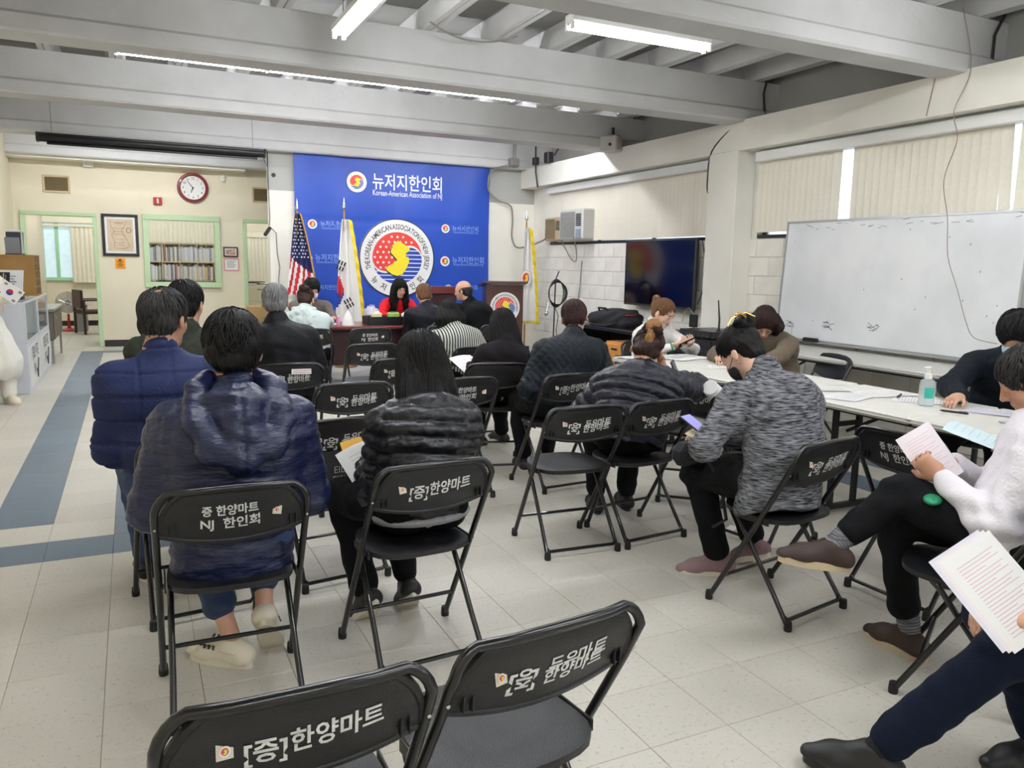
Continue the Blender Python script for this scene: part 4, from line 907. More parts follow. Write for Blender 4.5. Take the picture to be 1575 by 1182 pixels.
# ------------------------------------------------------------------ things on the white tables
pr_ink = M('print_grey', (150, 152, 160), .7); pr_pink = M('print_pink', (218, 182, 188), .7)
def sheets(name, label, cat, c, w_, h, rz, n=1, mat=None, tilt=None, group=None, lines=15, inkm=None, photo=None):
    t = thing(name, label, cat, c, rz, group)
    if tilt is not None: t.rotation_euler = tilt
    for k in range(n):
        def fn(u, v, k=k): return ((u-.5)*w_+.003*k, (v-.5)*h-.002*k, .001+.0016*k+.002*math.sin(u*3+k)+.0015*math.sin(v*5))
        MB().grid(fn, 6, 6, (0, 0, .0006)).build('sheet', mat or paper, t, 60)
    zt = .0016*(n-1)+.0018; m_ = MB()
    for q in range(lines):
        v = .88-.78*q/max(lines-1, 1); ww = (.8, .7, .78, .5)[q % 4]
        u0 = -.4
        V = [];
        for u in (u0, u0+ww): V.append((u*w_, (v-.5)*h, zt+.0012+.002*math.sin((u+.5)*3+n-1)+.0015*math.sin(v*5)))
        m_.add([V[0], V[1], (V[1][0], V[1][1]+.0025, V[1][2]), (V[0][0], V[0][1]+.0025, V[0][2])], [(0, 1, 2, 3)])
    if lines: m_.build('print', inkm or pr_ink, t, 0)
    if photo: MB().box((0, h*.12, zt+.003), (w_*.8, h*.5, .001)).build('picture', photo, t, 0)
    return t
tz = .7415
sheets('form_sheets', 'stack of forms on the farther end of the nearer table, behind the grey-knit woman', 'papers', (3.85, 3.50, tz), .21, .30, 1.1, 3)
sheets('form_sheets', 'spread white forms beside the stack, left of the hand sanitizer', 'papers', (3.74, 3.22, tz), .21, .30, 1.9, 2)
sheets('form_sheets', 'loose form near the table seam, right of the folder of forms', 'papers', (4.03, 3.22, tz), .22, .31, 1.4, 4)
sheets('form_sheet', 'single sheet under the pen beside the hand sanitizer', 'paper', (4.05, 2.98, tz), .21, .29, .6, 1)
sheets('form_sheets', 'lilac-tinted form under the hand of the man in the dark jacket', 'papers', (4.10, 2.55, tz), .21, .30, .3, 2, M('paper_lilac', (226, 224, 236), .7))
sheets('document_sleeve', 'clear sleeve of documents on the table before the man in the dark jacket', 'document sleeve', (3.94, 2.22, tz), .24, .32, 1.2, 5, M('sleeve', (206, 209, 216), .3))
sheets('form_sheets', 'white form at the right end of the table by the masked man', 'papers', (3.86, 1.96, tz), .21, .30, .9, 2)
sheets('magazine', 'open colour magazine before the girl with the phone', 'magazine', (4.03, 5.15, tz), .42, .29, .3, 3, None, None, None, 0, None, M('magazine_print', (170, 196, 206), .3, var=.3, vscale=14, rgb2=(236, 232, 220)))
sheets('form_sheets', 'white sheets at the left far corner of the tables behind the phone caller', 'papers', (3.64, 5.22, tz), .21, .30, .1, 3)
sheets('form_sheet', 'white sheet on the table before the brown-jacketed woman', 'paper', (4.0, 4.55, tz), .21, .30, .9, 1)
for lb, x, y, rz in (('black pen lying left of the hand sanitizer', 4.02, 3.10, .5), ('short black pen lying right of the hand sanitizer', 3.83, 2.62, -1.2)):
    t = thing('pen', lb, 'pen', (x, y, .753), rz); MB().lathe([(.002, -.07), (.006, -.055), (.006, .055), (.005, .065)], n=10, axis=(1, 0, 0)).build('barrel', cable_black, t); MB().rbox((.04, 0, .007), (.04, .003, .002), .0008).build('clip', dark_metal, t)
hs = thing('hand_sanitizer', 'clear pump bottle of hand sanitizer with white pump on the nearer table', 'bottle', (3.93, 2.86, .741))
MB().lathe([(.036, 0), (.042, .008), (.042, .12), (.036, .14), (.018, .15), (.018, .155)], n=28).build('bottle_body', M('sanitizer_clear', (226, 236, 238), .05, alpha=.38, spec=.8), hs)
MB().lathe([(.034, .003), (.039, .01), (.039, .10), (.038, .101)], n=24).build('gel', M('sanitizer_gel', (214, 232, 232), .1, alpha=.30), hs)
MB().lathe([(.02, .15), (.02, .175), (.008, .18), (.006, .205)], n=18).rbox((-.012, 0, .212), (.05, .018, .014), .005).build('pump', white_plastic, hs)
MB().grid(lambda u, v: (.0425*math.cos(R(200+u*70)), .0425*math.sin(R(200+u*70)), .045+v*.06), 8, 1).build('bottle_label', M('label_teal', (58, 178, 160), .4), hs)

# ------------------------------------------------------------------ black folding chairs
plast = M('chair_plastic', (21, 22, 25), .40, bump=.25, bscale=300); stl = M('chair_tube', (13, 13, 15), .28, coat=.3)
capm = M('rubber_cap', (16, 16, 17), .6); spray = M('spray_white', (206, 208, 206), .7, var=.25, vscale=60, rgb2=(232, 233, 232)); stick_m = M('sticker', (216, 206, 188), .5)
def by_(z): return .175-.4*z/.72 if z < .66 else (-.1917-.033*min((z-.66)/.08, 1)-.0*z)
def bsurf(u, v):
    top = .768-.085*max(0, (abs(u)-.62)/.38)**2.4; bot = .592+.035*abs(u)**2
    z = bot+(top-bot)*v; x = u*(.212+.006*(1-v)); y = by_(z)-.024*(1-u*u)*(1-.3*v)
    return Vector((x, y, z))
CH_M = {}
def chair_meshes():
    fr = [(-.222, .172, .012), (-.222, by_(.4), .4), (-.224, by_(.62), .62), (-.226, by_(.69)+.0, .69)]
    for k in range(1, 6): a = k*PI/12; fr.append((-.226+.065*(1-math.cos(a))-.0, by_(.72)-.004, .70+.072*math.sin(a)))
    fr.append((-.11, -.242, .776)); fr.append((0, -.248, .779))
    path = fr+[(-x, y, z) for x, y, z in fr[-2::-1]]
    CH_M['front_frame'] = MB().tube(path, .0115, 10).mesh('front_frame', stl, 50)
    rr = [(-.200, -.222, .012), (-.194, -.13, .14), (-.188, .06, .395), (-.180, .09, .42), (-.13, .10, .425)]
    CH_M['rear_frame'] = MB().tube(rr+[(-x, y, z) for x, y, z in rr[::-1]], .0105, 8).mesh('rear_frame', stl, 50)
    CH_M['cross_bar'] = [MB().tube([(-.197, -.20, .05), (-.18, -.205, .035), (.18, -.205, .035), (.197, -.20, .05)], .009, 8).mesh('cross_bar', stl), MB().cyl((-.222, .10, .135), (.222, .10, .135), .0085, n=8).mesh('cross_bar', stl)]
    CH_M['foot_cap'] = MB().lathe([(.016, 0), (.017, .012), (.015, .04), (.012, .042)], n=12).mesh('foot_cap', capm)
    # seat
    def sp(a, rx, ry, e=3.2):
        c, s = math.cos(a), math.sin(a); k = (abs(c)**e+abs(s)**e)**(-1/e); return c*k*rx, s*k*ry
    m_ = MB(); n = 36; V = []
    rings = [(.0, .432), (.5, .434), (.9, .440), (1.0, .436), (1.0, .418), (.93, .412)]
    for rr_, z in rings:
        for i in range(n):
            x, y = sp(2*PI*i/n, .196*(1), .192); nar = 1-.06*(y/.192)
            V.append((x*rr_*nar, .012+y*rr_, z+.006*(abs(y*rr_)/.19)**2))
    F = []
    for k in range(1, len(rings)-1): F += [(k*n+i, k*n+(i+1) % n, (k+1)*n+(i+1) % n, (k+1)*n+i) for i in range(n)]
    F += [(0*n, n+i, n+(i+1) % n) for i in range(n)]+[tuple(range((len(rings)-1)*n, len(rings)*n))[::-1]]
    V2 = V; CH_M['seat'] = MB().add(V2, F).mesh('seat', plast, 40)
    MBb = MB(); MBb.grid(lambda u, v: bsurf(u*2-1, v), 24, 8)
    o = len(MBb.v); MBb.grid(lambda u, v: bsurf(1-u*2, v)+Vector((0, .016, 0)), 24, 8)
    outl = [bsurf(-1+2*i/24, 0) for i in range(25)]+[bsurf(1, j/8) for j in range(1, 9)]+[bsurf(1-2*i/24, 1) for i in range(1, 25)]+[bsurf(-1, 1-j/8) for j in range(1, 8)]
    MBb.tube([p+Vector((0, .006, 0)) for p in outl], .0105, 6, closed=True)
    for s in (-1, 1):
        for q in (.80, .88): p = bsurf(s*q, .22); MBb.rbox((p.x, p.y-.004, p.z), (.003, .016, .035), .001)
    CH_M['backrest'] = MBb.mesh('backrest', plast, 50)
    CH_M['hinge'] = [MB().cyl((sx*.232, by_(.42), .42), (sx*.203, by_(.42), .42), .009, n=8).rbox((sx*.204, -.02, .425), (.006, .16, .03), .002).mesh('hinge', dark_metal) for sx in (-1, 1)]
    CH_M['rivet'] = [MB().cyl((s*.226, by_(.655)-.010, .655), (s*.226, by_(.655)-.0135, .655), .004, n=8).mesh('rivet', chrome) for s in (-1, 1)]
    CH_M['sticker'] = MB().add([(-.0135, 0, -.0135), (.0135, 0, -.0135), (.0135, 0, .0135), (-.0135, 0, .0135), (-.0135, .0008, -.0135), (.0135, .0008, -.0135), (.0135, .0008, .0135), (-.0135, .0008, .0135)], [(0, 1, 2, 3), (7, 6, 5, 4), (0, 4, 5, 1), (1, 5, 6, 2), (2, 6, 7, 3), (3, 7, 4, 0)]).mesh('sticker', stick_m, 0)
    CH_M['emblem'] = seal_mesh('emblem', .0095, lambda u, v, w_: (u, -w_-.0008, v), False, .0002)
    def BTt(u, v):      # u, v metres on the backrest rear face, centred; text side is the rear (-y)
        uu = u/.215; vv = (v+.09)/.176; p = bsurf(max(-1, min(1, uu)), vv); return (p.x, p.y-.0012, p.z)
    def let(parts):
        m_ = MB()
        for s, size, at_, rot, cond in parts: text_add(m_, s, BTt, size, at_, rot, .022, cond)
        return m_.mesh('lettering', spray, 0)
    CH_M['L_plain'] = let([('[증]', .060, (-.060, -.030), .05, .78), ('한양마트', .058, (.058, -.016), .05, .76)])
    CH_M['L_double'] = let([('[  ]', .062, (-.068, -.036), .05, .95), ('증', .058, (-.068, .010), PI, .75), ('한양마트', .048, (.055, -.036), .03, .85), ('마트', .055, (.095, -.012), .05, .8), ('듀유', .046, (.022, -.010), .05, .85)])
    CH_M['L_nj'] = let([('증 한양마트', .040, (-.01, .008), .02, .86), ('NJ  한인회', .044, (-.008, -.040), .02, .95)])
chair_meshes()
def folding_chair(label, x, y, deg, lett, dx=-.125, smudge=False):
    t = thing('folding_chair', label, 'chair', (x, y, 0), R(deg), 'black folding chairs')
    for k in ('front_frame', 'rear_frame', 'seat', 'backrest'): link(k, CH_M[k], t)
    for k in ('cross_bar', 'hinge', 'rivet'):
        for c in CH_M[k]: link(k, c, t)
    for fx, fy in ((-.222, .172), (.222, .172), (-.2, -.222), (.2, -.222)): link('foot_cap', CH_M['foot_cap'], t, loc=(fx, fy, 0))
    if lett:
        link('lettering', CH_M['L_'+lett], t)
        sx, sv = (dx, .55) if lett != 'nj' else (.13, .5)
        p = bsurf(sx/.215, sv); s_ = link('sticker', CH_M['sticker'], t, loc=(p.x, p.y-.0042, p.z)); s_.rotation_euler = (R(-8), R(RNG.uniform(-8, 8)), -.1*sx/.12)
        link('emblem', CH_M['emblem'], s_, loc=(0, -.0008, 0))
    return t
CH_LIST = [
 ('nearest black folding chair, cut by the bottom edge, stencilled with white Korean letters', .222, 1.445, 0, 'plain'),
 ('empty black folding chair at the bottom centre with its whole seat in view', .690, 1.485, 7, 'double'),
 ('folding chair of the man in the shiny navy puffer jacket', .255, 2.70, -1, 'nj'),
 ('folding chair of the man in the matt blue quilted vest', .19, 3.50, 6, None),
 ('folding chair of the woman in the black puffer jacket, with white Korean letters', .915, 2.745, 4, 'plain'),
 ('empty chair with a dark shopping bag hanging behind it, left of the black puffer woman', .80, 3.63, 8, 'double'),
 ('empty chair directly in front of the one with the shopping bag', 1.133, 4.64, -1, 'double'),
 ('chair of the grey-haired man in black, with a pale label above its letters', .965, 5.63, -6, 'double'),
 ('empty chair with smeared white lettering facing the red-brown table', 1.833, 6.76, 0, 'double'),
 ('empty chair nearest the red-brown table, lettered in two lines', 2.263, 8.36, 0, 'nj'),
 ('empty chair mostly hidden behind the head of the black puffer woman', 1.75, 5.68, 0, 'double'),
 ('empty chair lettered in two lines right of the black puffer woman', 1.80, 4.62, 3, 'nj'),
 ('chair of the person in the striped shirt', 2.62, 6.30, 0, 'plain'),
 ('chair of the person in the pale hooded top at the red-brown table', 1.66, 8.40, -8, 'plain'),
 ('chair of the balding man in the black coat', 3.85, 8.50, -6, 'nj'),
 ('chair of the brown-haired person with the shoulder strap', 3.16, 8.50, 0, 'double'),
 ('chair of the long-haired woman in black', 2.36, 5.22, -14, None),
 ('chair of the man in the diamond-quilted jacket', 2.535, 4.58, 4, 'plain'),
 ('empty folding chair in the middle of the floor, seat and legs fully visible', 2.037, 3.523, -4, 'double'),
 ('chair of the woman on the phone, beside the empty middle chair', 2.46, 3.53, 6, 'double'),
 ('empty chair by the white tables right of the woman on the phone', 3.24, 3.96, -42, 'double'),
 ('chair of the woman in the grey marled knit', 2.52, 2.49, 10, 'double'),
 ('empty chair tucked under the near white table, lettered in two lines', 3.20, 2.28, -88, 'nj'),
 ('chair of the man in the white shirt', 2.63, 1.69, 30, None),
 ('folding chair with plain padded back beside the brown-jacketed woman', 5.02, 4.72, 75, None),
 ('folding chair behind the man in the dark jacket, by the long table', 4.75, 3.10, 80, None),
 ('chair of the man in the dark green quilted jacket', .33, 4.52, 2, None),
 ('folding chair of the lady in red', 3.12, 10.15, 178, None),
 ('folding chair of the masked person behind the red-brown table', 2.0, 10.15, 180, None),
 ('chair draped with a lilac jacket at the table corner', 3.62, 5.55, -160, None),
 ('folding chair of the girl with the phone', 4.30, 5.95, 160, None),
 ('folding chair partly hidden beside the grey-knit woman', 3.12, 3.20, -80, None),
 ('folding chair under the man in the brown fleece at the bottom right corner', 2.33, .86, 48, None),
]
for a in CH_LIST: folding_chair(*a)
o = thing('paper_label', 'pale printed label stuck on the chair of the grey-haired man', 'label', (.957+.02, 5.62-.262, .728), R(-3))
MB().box((.03, -.0, 0), (.13, .002, .036), rot=Matrix.Rotation(R(-2), 3, 'X')).build('sheet', paper, o, 0); MB().box((.03, -.002, .006), (.11, .002, .006)).box((.03, -.002, -.007), (.11, .002, .006)).build('print', pr_pink, o, 0)
# shopping bag, chair 6
sb = thing('shopping_bag', 'dark paper shopping bag with white letters hanging on the empty chair', 'bag', (.80+.017, 3.63-.12, .36), R(8))
m_ = MB().grid(lambda u, v: ((u-.5)*(.37-.02*v), -.035-.02*math.sin(u*PI)*(1-v)-.045*v, v*.27), 10, 6, (0, .02, 0)); m_.build('bag_body', M('bag_paper', (58, 59, 64), .5, bump=.3, bscale=30), sb, 50)
tx = MB(); T = lambda u, v: (u, -.062-.02*math.sin((u/.37+.5)*PI)*(1-v/.27)-.035*v/.27, v)
text_add(tx, 'EIL', T, .045, (-.03, .17), 0, .0, .95); text_add(tx, 'FISH', T, .045, (-.022, .125), 0, .0, .95); tx.build('bag_lettering', M('bag_letters', (196, 198, 200), .5), sb, 0)
MB().tube([(-.12, -.07, .26), (-.11, -.02, .34), (.11, -.02, .34), (.12, -.07, .26)], .004).build('handle', cable_black, sb)
# lilac jacket on the chair at the corner
lj = thing('lilac_jacket', 'lilac jacket hung over a chair back at the table corner', 'jacket', (3.62, 5.55, 0), R(-160))
MB().grid(lambda u, v: ((u-.5)*.56*(1-.25*(1-abs(v-.5)*2)), -.235+.11*(v-.5)*(1 if 1 else 0)+.012*math.sin(u*19), .80-.42*abs(v-.5)*2*(.8+.2*math.sin(u*9))+.02*math.sin(u*PI)), 26, 20, (0, 0, .012)).build('cloth', M('lilac_cloth', (206, 186, 208), .8, bump=.4, bscale=60), lj, 70)
fz = thing('paper_scrap', 'scrap of white paper on the floor by the caller', 'paper', (3.02, 3.33, .001), .5); MB().grid(lambda u, v: ((u-.5)*.09, (v-.5)*.05, .002+.002*math.sin(u*8)), 4, 2, (0, 0, .001)).build('sheet', paper, fz)
# ------------------------------------------------------------------ people: continuous surfaces from blended volumes
def vnorm(a): a = np.asarray(a, float); return a/max(np.linalg.norm(a), 1e-9)
class Sdf:
    def __init__(s): s.p = []
    def cone(s, a, b, ra, rb=None, k=.03, side=None, sq=1., sub=False):   # side: axis along which the section is stretched by sq
        s.p.append(('c', np.array(a, float), np.array(b, float), ra, ra if rb is None else rb, k, None if side is None else vnorm(side), sq, sub)); return s
    def ell(s, c, r, B=None, k=.03, sub=False):
        s.p.append(('e', np.array(c, float), np.array(r, float), np.eye(3) if B is None else np.asarray(B, float), k, sub)); return s
    def plane(s, c, n, k=.004):          # keep the side n points away from
        s.p.append(('p', np.array(c, float), vnorm(n), k)); return s
    def chain(s, pts, rs, k=.03, **kw):
        for i in range(len(pts)-1): s.cone(pts[i], pts[i+1], rs[i], rs[i+1], k, **kw)
        return s
    def bounds(s):
        lo = []; hi = []
        for q in s.p:
            if q[0] == 'c' and not q[8]:
                r = max(q[3], q[4])*max(1, q[7]); lo.append(np.minimum(q[1], q[2])-r); hi.append(np.maximum(q[1], q[2])+r)
            elif q[0] == 'e' and not q[5]: r = max(q[2]); lo.append(q[1]-r); hi.append(q[1]+r)
        return np.min(lo, 0)-.03, np.max(hi, 0)+.03
    def dist(s, q, P):
        if q[0] == 'c':
            _, a, b, ra, rb, k, sd, sq, sub = q; Q = P-a; ba = b-a
            if sd is not None and sq != 1: Q = Q-(Q@sd)[..., None]*sd*(1-1/sq); ba = ba-(ba@sd)*sd*(1-1/sq)
            h = np.clip((Q@ba)/max(ba@ba, 1e-9), 0, 1); d = np.sqrt(((Q-h[..., None]*ba)**2).sum(-1))-(ra+h*(rb-ra)); return d
        if q[0] == 'e':
            _, c, r, B, k, sub = q; Q = (P-c)@B.T; g = Q/r; n1 = np.sqrt((g**2).sum(-1)); n2 = np.sqrt(((g/r)**2).sum(-1))+1e-9; return n1*(n1-1)/n2
        return (P-q[1])@q[2]
    def mesh(s, h, fine=()):
        """fine: list of (centre, radius, step): the grid is finer there"""
        lo, hi = s.bounds(); ax = []
        for i in range(3):
            x = lo[i]; a = [x]
            while x < hi[i]:
                st = h
                for c, r, f in fine:
                    if c[i]-r-f < x < c[i]+r: st = min(st, f)
                x += st; a.append(x)
            ax.append(np.array(a))
        F = np.full([len(a) for a in ax], .15, np.float32)
        for q in s.p:
            if q[0] == 'c': m = q[5]+.035; r = max(q[3], q[4])*max(1, q[7]); l, u = np.minimum(q[1], q[2])-r-m, np.maximum(q[1], q[2])+r+m; k = q[5]; sub = q[8]
            elif q[0] == 'e': m = q[4]+.035; r = max(q[2]); l, u = q[1]-r-m, q[1]+r+m; k = q[4]; sub = q[5]
            else: l, u = lo-1, hi+1; k = q[3]; sub = True
            I = [slice(np.searchsorted(ax[i], l[i]), np.searchsorted(ax[i], u[i])) for i in range(3)]
            if any(x.stop <= x.start for x in I): continue
            G = np.stack(np.meshgrid(*[ax[i][I[i]] for i in range(3)], indexing='ij'), -1); d = s.dist(q, G); f = F[tuple(I)]
            if sub: e = -d if q[0] != 'p' else d; t = np.clip(.5-.5*(f-e)/k, 0, 1); F[tuple(I)] = f*(1-t)+e*t+k*t*(1-t)
            else: t = np.clip(.5+.5*(f-d)/k, 0, 1); F[tuple(I)] = f*(1-t)+d*t-k*t*(1-t)
        return surfnets(F, ax)
def surfnets(F, ax):
    F = F.copy()
    for i in range(3):
        sl = [slice(None)]*3; sl[i] = 0; F[tuple(sl)] = .1; sl[i] = -1; F[tuple(sl)] = .1
    S = F < 0; n = np.array(F.shape)-1
    cor = [(a, b, c) for a in (0, 1) for b in (0, 1) for c in (0, 1)]
    cnt = sum(S[a:n[0]+a, b:n[1]+b, c:n[2]+c].astype(np.int8) for a, b, c in cor)
    mask = (cnt > 0) & (cnt < 8); idx = np.full(n, -1, np.int64); ijk = np.argwhere(mask); idx[mask] = np.arange(len(ijk))
    pos = np.zeros((len(ijk), 3)); num = np.zeros(len(ijk))
    for a in cor:
        for d in range(3):
            if a[d]: continue
            b = list(a); b[d] = 1; A = ijk+a; B = ijk+b
            fa = F[A[:, 0], A[:, 1], A[:, 2]]; fb = F[B[:, 0], B[:, 1], B[:, 2]]; cr = (fa < 0) != (fb < 0)
            t = np.where(cr, fa/np.where(cr, fa-fb, 1), 0); p = np.tile(np.array(a, float), (len(ijk), 1)); p[:, d] += t
            pos += p*cr[:, None]; num += cr
    pos /= num[:, None]; V = np.zeros_like(pos)
    for i in range(3): V[:, i] = ax[i][ijk[:, i]]+pos[:, i]*(ax[i][ijk[:, i]+1]-ax[i][ijk[:, i]])
    Q = []
    for d in range(3):
        u, v = (d+1) % 3, (d+2) % 3
        sa = [slice(1, -1)]*3; sa[d] = slice(0, -1); sb = list(sa); sb[d] = slice(1, None)
        A = S[tuple(sa)]; B = S[tuple(sb)]; e = np.argwhere(A != B)
        if not len(e): continue
        fl_ = A[e[:, 0], e[:, 1], e[:, 2]]; c = e.copy(); c[:, u] += 1; c[:, v] += 1
        def cell(du, dv): q = c.copy(); q[:, u] += du; q[:, v] += dv; return idx[q[:, 0], q[:, 1], q[:, 2]]
        q = np.stack([cell(-1, -1), cell(0, -1), cell(0, 0), cell(-1, 0)], 1); q[~fl_] = q[~fl_][:, ::-1]; Q.append(q)
    Q = np.concatenate(Q); return V, Q[(Q >= 0).all(1)]
def vnormals(V, F):
    n = np.cross(V[F[:, 2]]-V[F[:, 0]], V[F[:, 3]]-V[F[:, 1]]); N = np.zeros_like(V)
    for i in range(4): np.add.at(N, F[:, i], n)
    return N/np.maximum(np.linalg.norm(N, axis=1), 1e-12)[:, None]
def smooth(V, F, it=1, lam=.5):
    E = np.concatenate([F[:, [0, 1]], F[:, [1, 2]], F[:, [2, 3]], F[:, [3, 0]]])
    for _ in range(it):
        A = np.zeros_like(V); c = np.zeros(len(V)); np.add.at(A, E[:, 0], V[E[:, 1]]); np.add.at(A, E[:, 1], V[E[:, 0]]); np.add.at(c, E[:, 0], 1); np.add.at(c, E[:, 1], 1)
        V = V+lam*(A/c[:, None]-V)
    return V
_nr = np.random.RandomState(11); NZ = [(_nr.normal(size=3), _nr.uniform(0, 6.28)) for _ in range(48)]
def noise(P, f, n=8, o=0, st=(1, 1, 1)):
    s = 0; P = P*np.array(st)
    for i in range(n): w_, ph = NZ[(i+o) % 48]; s = s+np.sin(P@(w_*f)+ph+1.3*np.sin(P@(NZ[(i+o+7) % 48][0]*f*.6)))
    return s/math.sqrt(n)
def puff(u, sp, amp, sharp=.5): return amp*(np.abs(np.sin(PI*u/sp))**sharp-.75)

skin = {'a': M('skin_a', (206, 160, 134), .5, var=.06, vscale=20), 'b': M('skin_b', (222, 182, 160), .5, var=.05, vscale=20), 'c': M('skin_c', (186, 138, 112), .5, var=.07, vscale=20)}
def hairm(name, rgb, rgb2=None, stretch=(60, 60, 6)): return M(name, rgb, .5, var=.25, vscale=3, bump=.35, bscale=5, stretch=stretch, rgb2=rgb2, spec=.22)
H_BLACK = hairm('hair_black', (13, 12, 13), (22, 20, 20)); H_GREY = hairm('hair_grey', (98, 98, 100), (150, 150, 152)); H_SALT = hairm('hair_salt', (26, 25, 26), (62, 60, 60))
H_BROWN = hairm('hair_brown', (86, 58, 40), (128, 92, 64)); H_DKBROWN = hairm('hair_dark_brown', (40, 28, 26), (66, 44, 40)); H_WINE = hairm('hair_wine', (26, 19, 19), (58, 30, 32)); H_HIGH = hairm('hair_highlight', (122, 84, 48), (168, 124, 78))
eye_m = M('eye_dark', (24, 18, 16), .2); brow_m = M('brow', (50, 38, 32), .7); lip_m = M('lip', (186, 96, 92), .45)
white_sole = M('sole_white', (222, 216, 200), .6); shoe_hole = M('shoe_hole', (70, 64, 56), .7)

def head_basis(yaw, pitch, roll=0):
    f = np.array([-math.sin(yaw)*math.cos(pitch), math.cos(yaw)*math.cos(pitch), -math.sin(pitch)])
    r = np.array([math.cos(yaw), math.sin(yaw), 0]); u = np.cross(r, f); c, s = math.cos(roll), math.sin(roll)
    return np.stack([c*r+s*u, f, -s*r+c*u])      # rows: right, forward, up
def hand(S, W_, d, n, curl=.5, side=1, sz=1., spread=.0):
    """W_ wrist, d toward the fingers, n palm normal (fingers curl toward n), side +1: thumb on +s side"""
    d = vnorm(d); n = vnorm(np.array(n)-np.dot(n, d)*d); s = np.cross(d, n)*side
    S.cone(W_-d*.02, W_+d*.035, .024*sz, .024*sz, .015, side=s, sq=1.25)
    S.cone(W_+d*.035, W_+d*.085*sz, .019*sz, .017*sz, .015, side=s, sq=2.0)
    for i, (o, L_) in enumerate(((.030, .068), (.010, .078), (-.010, .072), (-.029, .056))):
        b_ = W_+d*.085*sz+s*o*sz; c1 = curl*(.9+.08*i); dd = vnorm(d*math.cos(c1)+n*math.sin(c1)+s*spread*(1.5-i)); m_ = b_+dd*L_*.52*sz
        c2 = curl*1.9; de = vnorm(d*math.cos(c2)+n*math.sin(c2)+s*spread*(1.5-i)); e = m_+de*L_*.5*sz
        S.cone(b_, m_, .0088*sz, .008*sz, .004); S.cone(m_, e, .008*sz, .0065*sz, .003)
    t0 = W_+d*.03+s*.026*sz; td = vnorm(d*.72+s*.62+n*.35); t1 = t0+td*.042*sz; t2 = t1+vnorm(d*.85+s*.15+n*.45)*.034*sz
    S.cone(t0, t1, .013*sz, .0105*sz, .008); S.cone(t1, t2, .0105*sz, .008*sz, .004)
def ik(a, b, l1, l2, pole):
    a = np.array(a, float); b = np.array(b, float); d = b-a; L_ = np.linalg.norm(d); u = d/L_
    if L_ > (l1+l2)*.995: k = (l1+l2)*.995/L_; b = a+d*k; L_ = L_*k
    x = (l1*l1-l2*l2+L_*L_)/(2*L_); h = math.sqrt(max(l1*l1-x*x, 0)); p = np.array(pole, float); p = vnorm(p-(p@u)*u); return a+u*x+p*h, b
def shoe(S, A, d, up=(0, 0, 1), L_=.26, w_=1.):
    """upper of a shoe around ankle A, pointing along d"""
    d = vnorm(d); up = vnorm(np.array(up)-np.dot(up, d)*d); s = np.cross(d, up)
    hl = A-d*.045-up*.045; bl = A+d*(L_*.42)-up*.055; te = A+d*(L_-.085)-up*.064
    S.cone(A+up*.0, hl, .034*w_, .034*w_, .03, side=s, sq=1.05); S.cone(hl, bl, .036*w_, .038*w_, .03, side=s, sq=1.12); S.cone(A+d*.02-up*.01, bl, .034*w_, .034*w_, .03); S.cone(bl, te, .038*w_, .026*w_, .025, side=s, sq=1.2)
    return hl, te, d, up, s
def sole(parent, A, d, up, mat, L_=.272, th=.030, base=.090, w_=1.04):
    d = Vector(vnorm(d)); up = Vector(vnorm(up)); up = (up-d*up.dot(d)).normalized(); s = d.cross(up); A = Vector(A)
    pts = []
    for k in range(28):
        a = 2*PI*k/28; y = math.cos(a); x = math.sin(a); ln = .5*L_; wd = (.040+.008*y)*w_*(1.08 if y > 0 else 1.0)
        pts.append((s*x*wd*(abs(x)**-.12 if abs(x) > .01 else 1)+d*(y*ln+ln-.082)))
    m_ = MB(); V = [A+p-up*base for p in pts]+[A+p*1.0-up*(base-th) for p in pts]; n = 28
    m_.add(V, [tuple(range(n))[::-1], tuple(range(n, 2*n))]+[(i, (i+1) % n, n+(i+1) % n, n+i) for i in range(n)])
    return m_.build('sole', mat, parent, 50)
TIM = []
def build_sdf(S, name, mat, parent, org, h=.011, fine=(), disp=None, sm=1):
    V, F = S.mesh(h, fine)
    if sm: V = smooth(V, F, sm)
    if disp is not None: V = V+vnormals(V, F)*disp(V)[:, None]
    o = link(name, mesh_np(name, V-org, F, mat), parent); return o

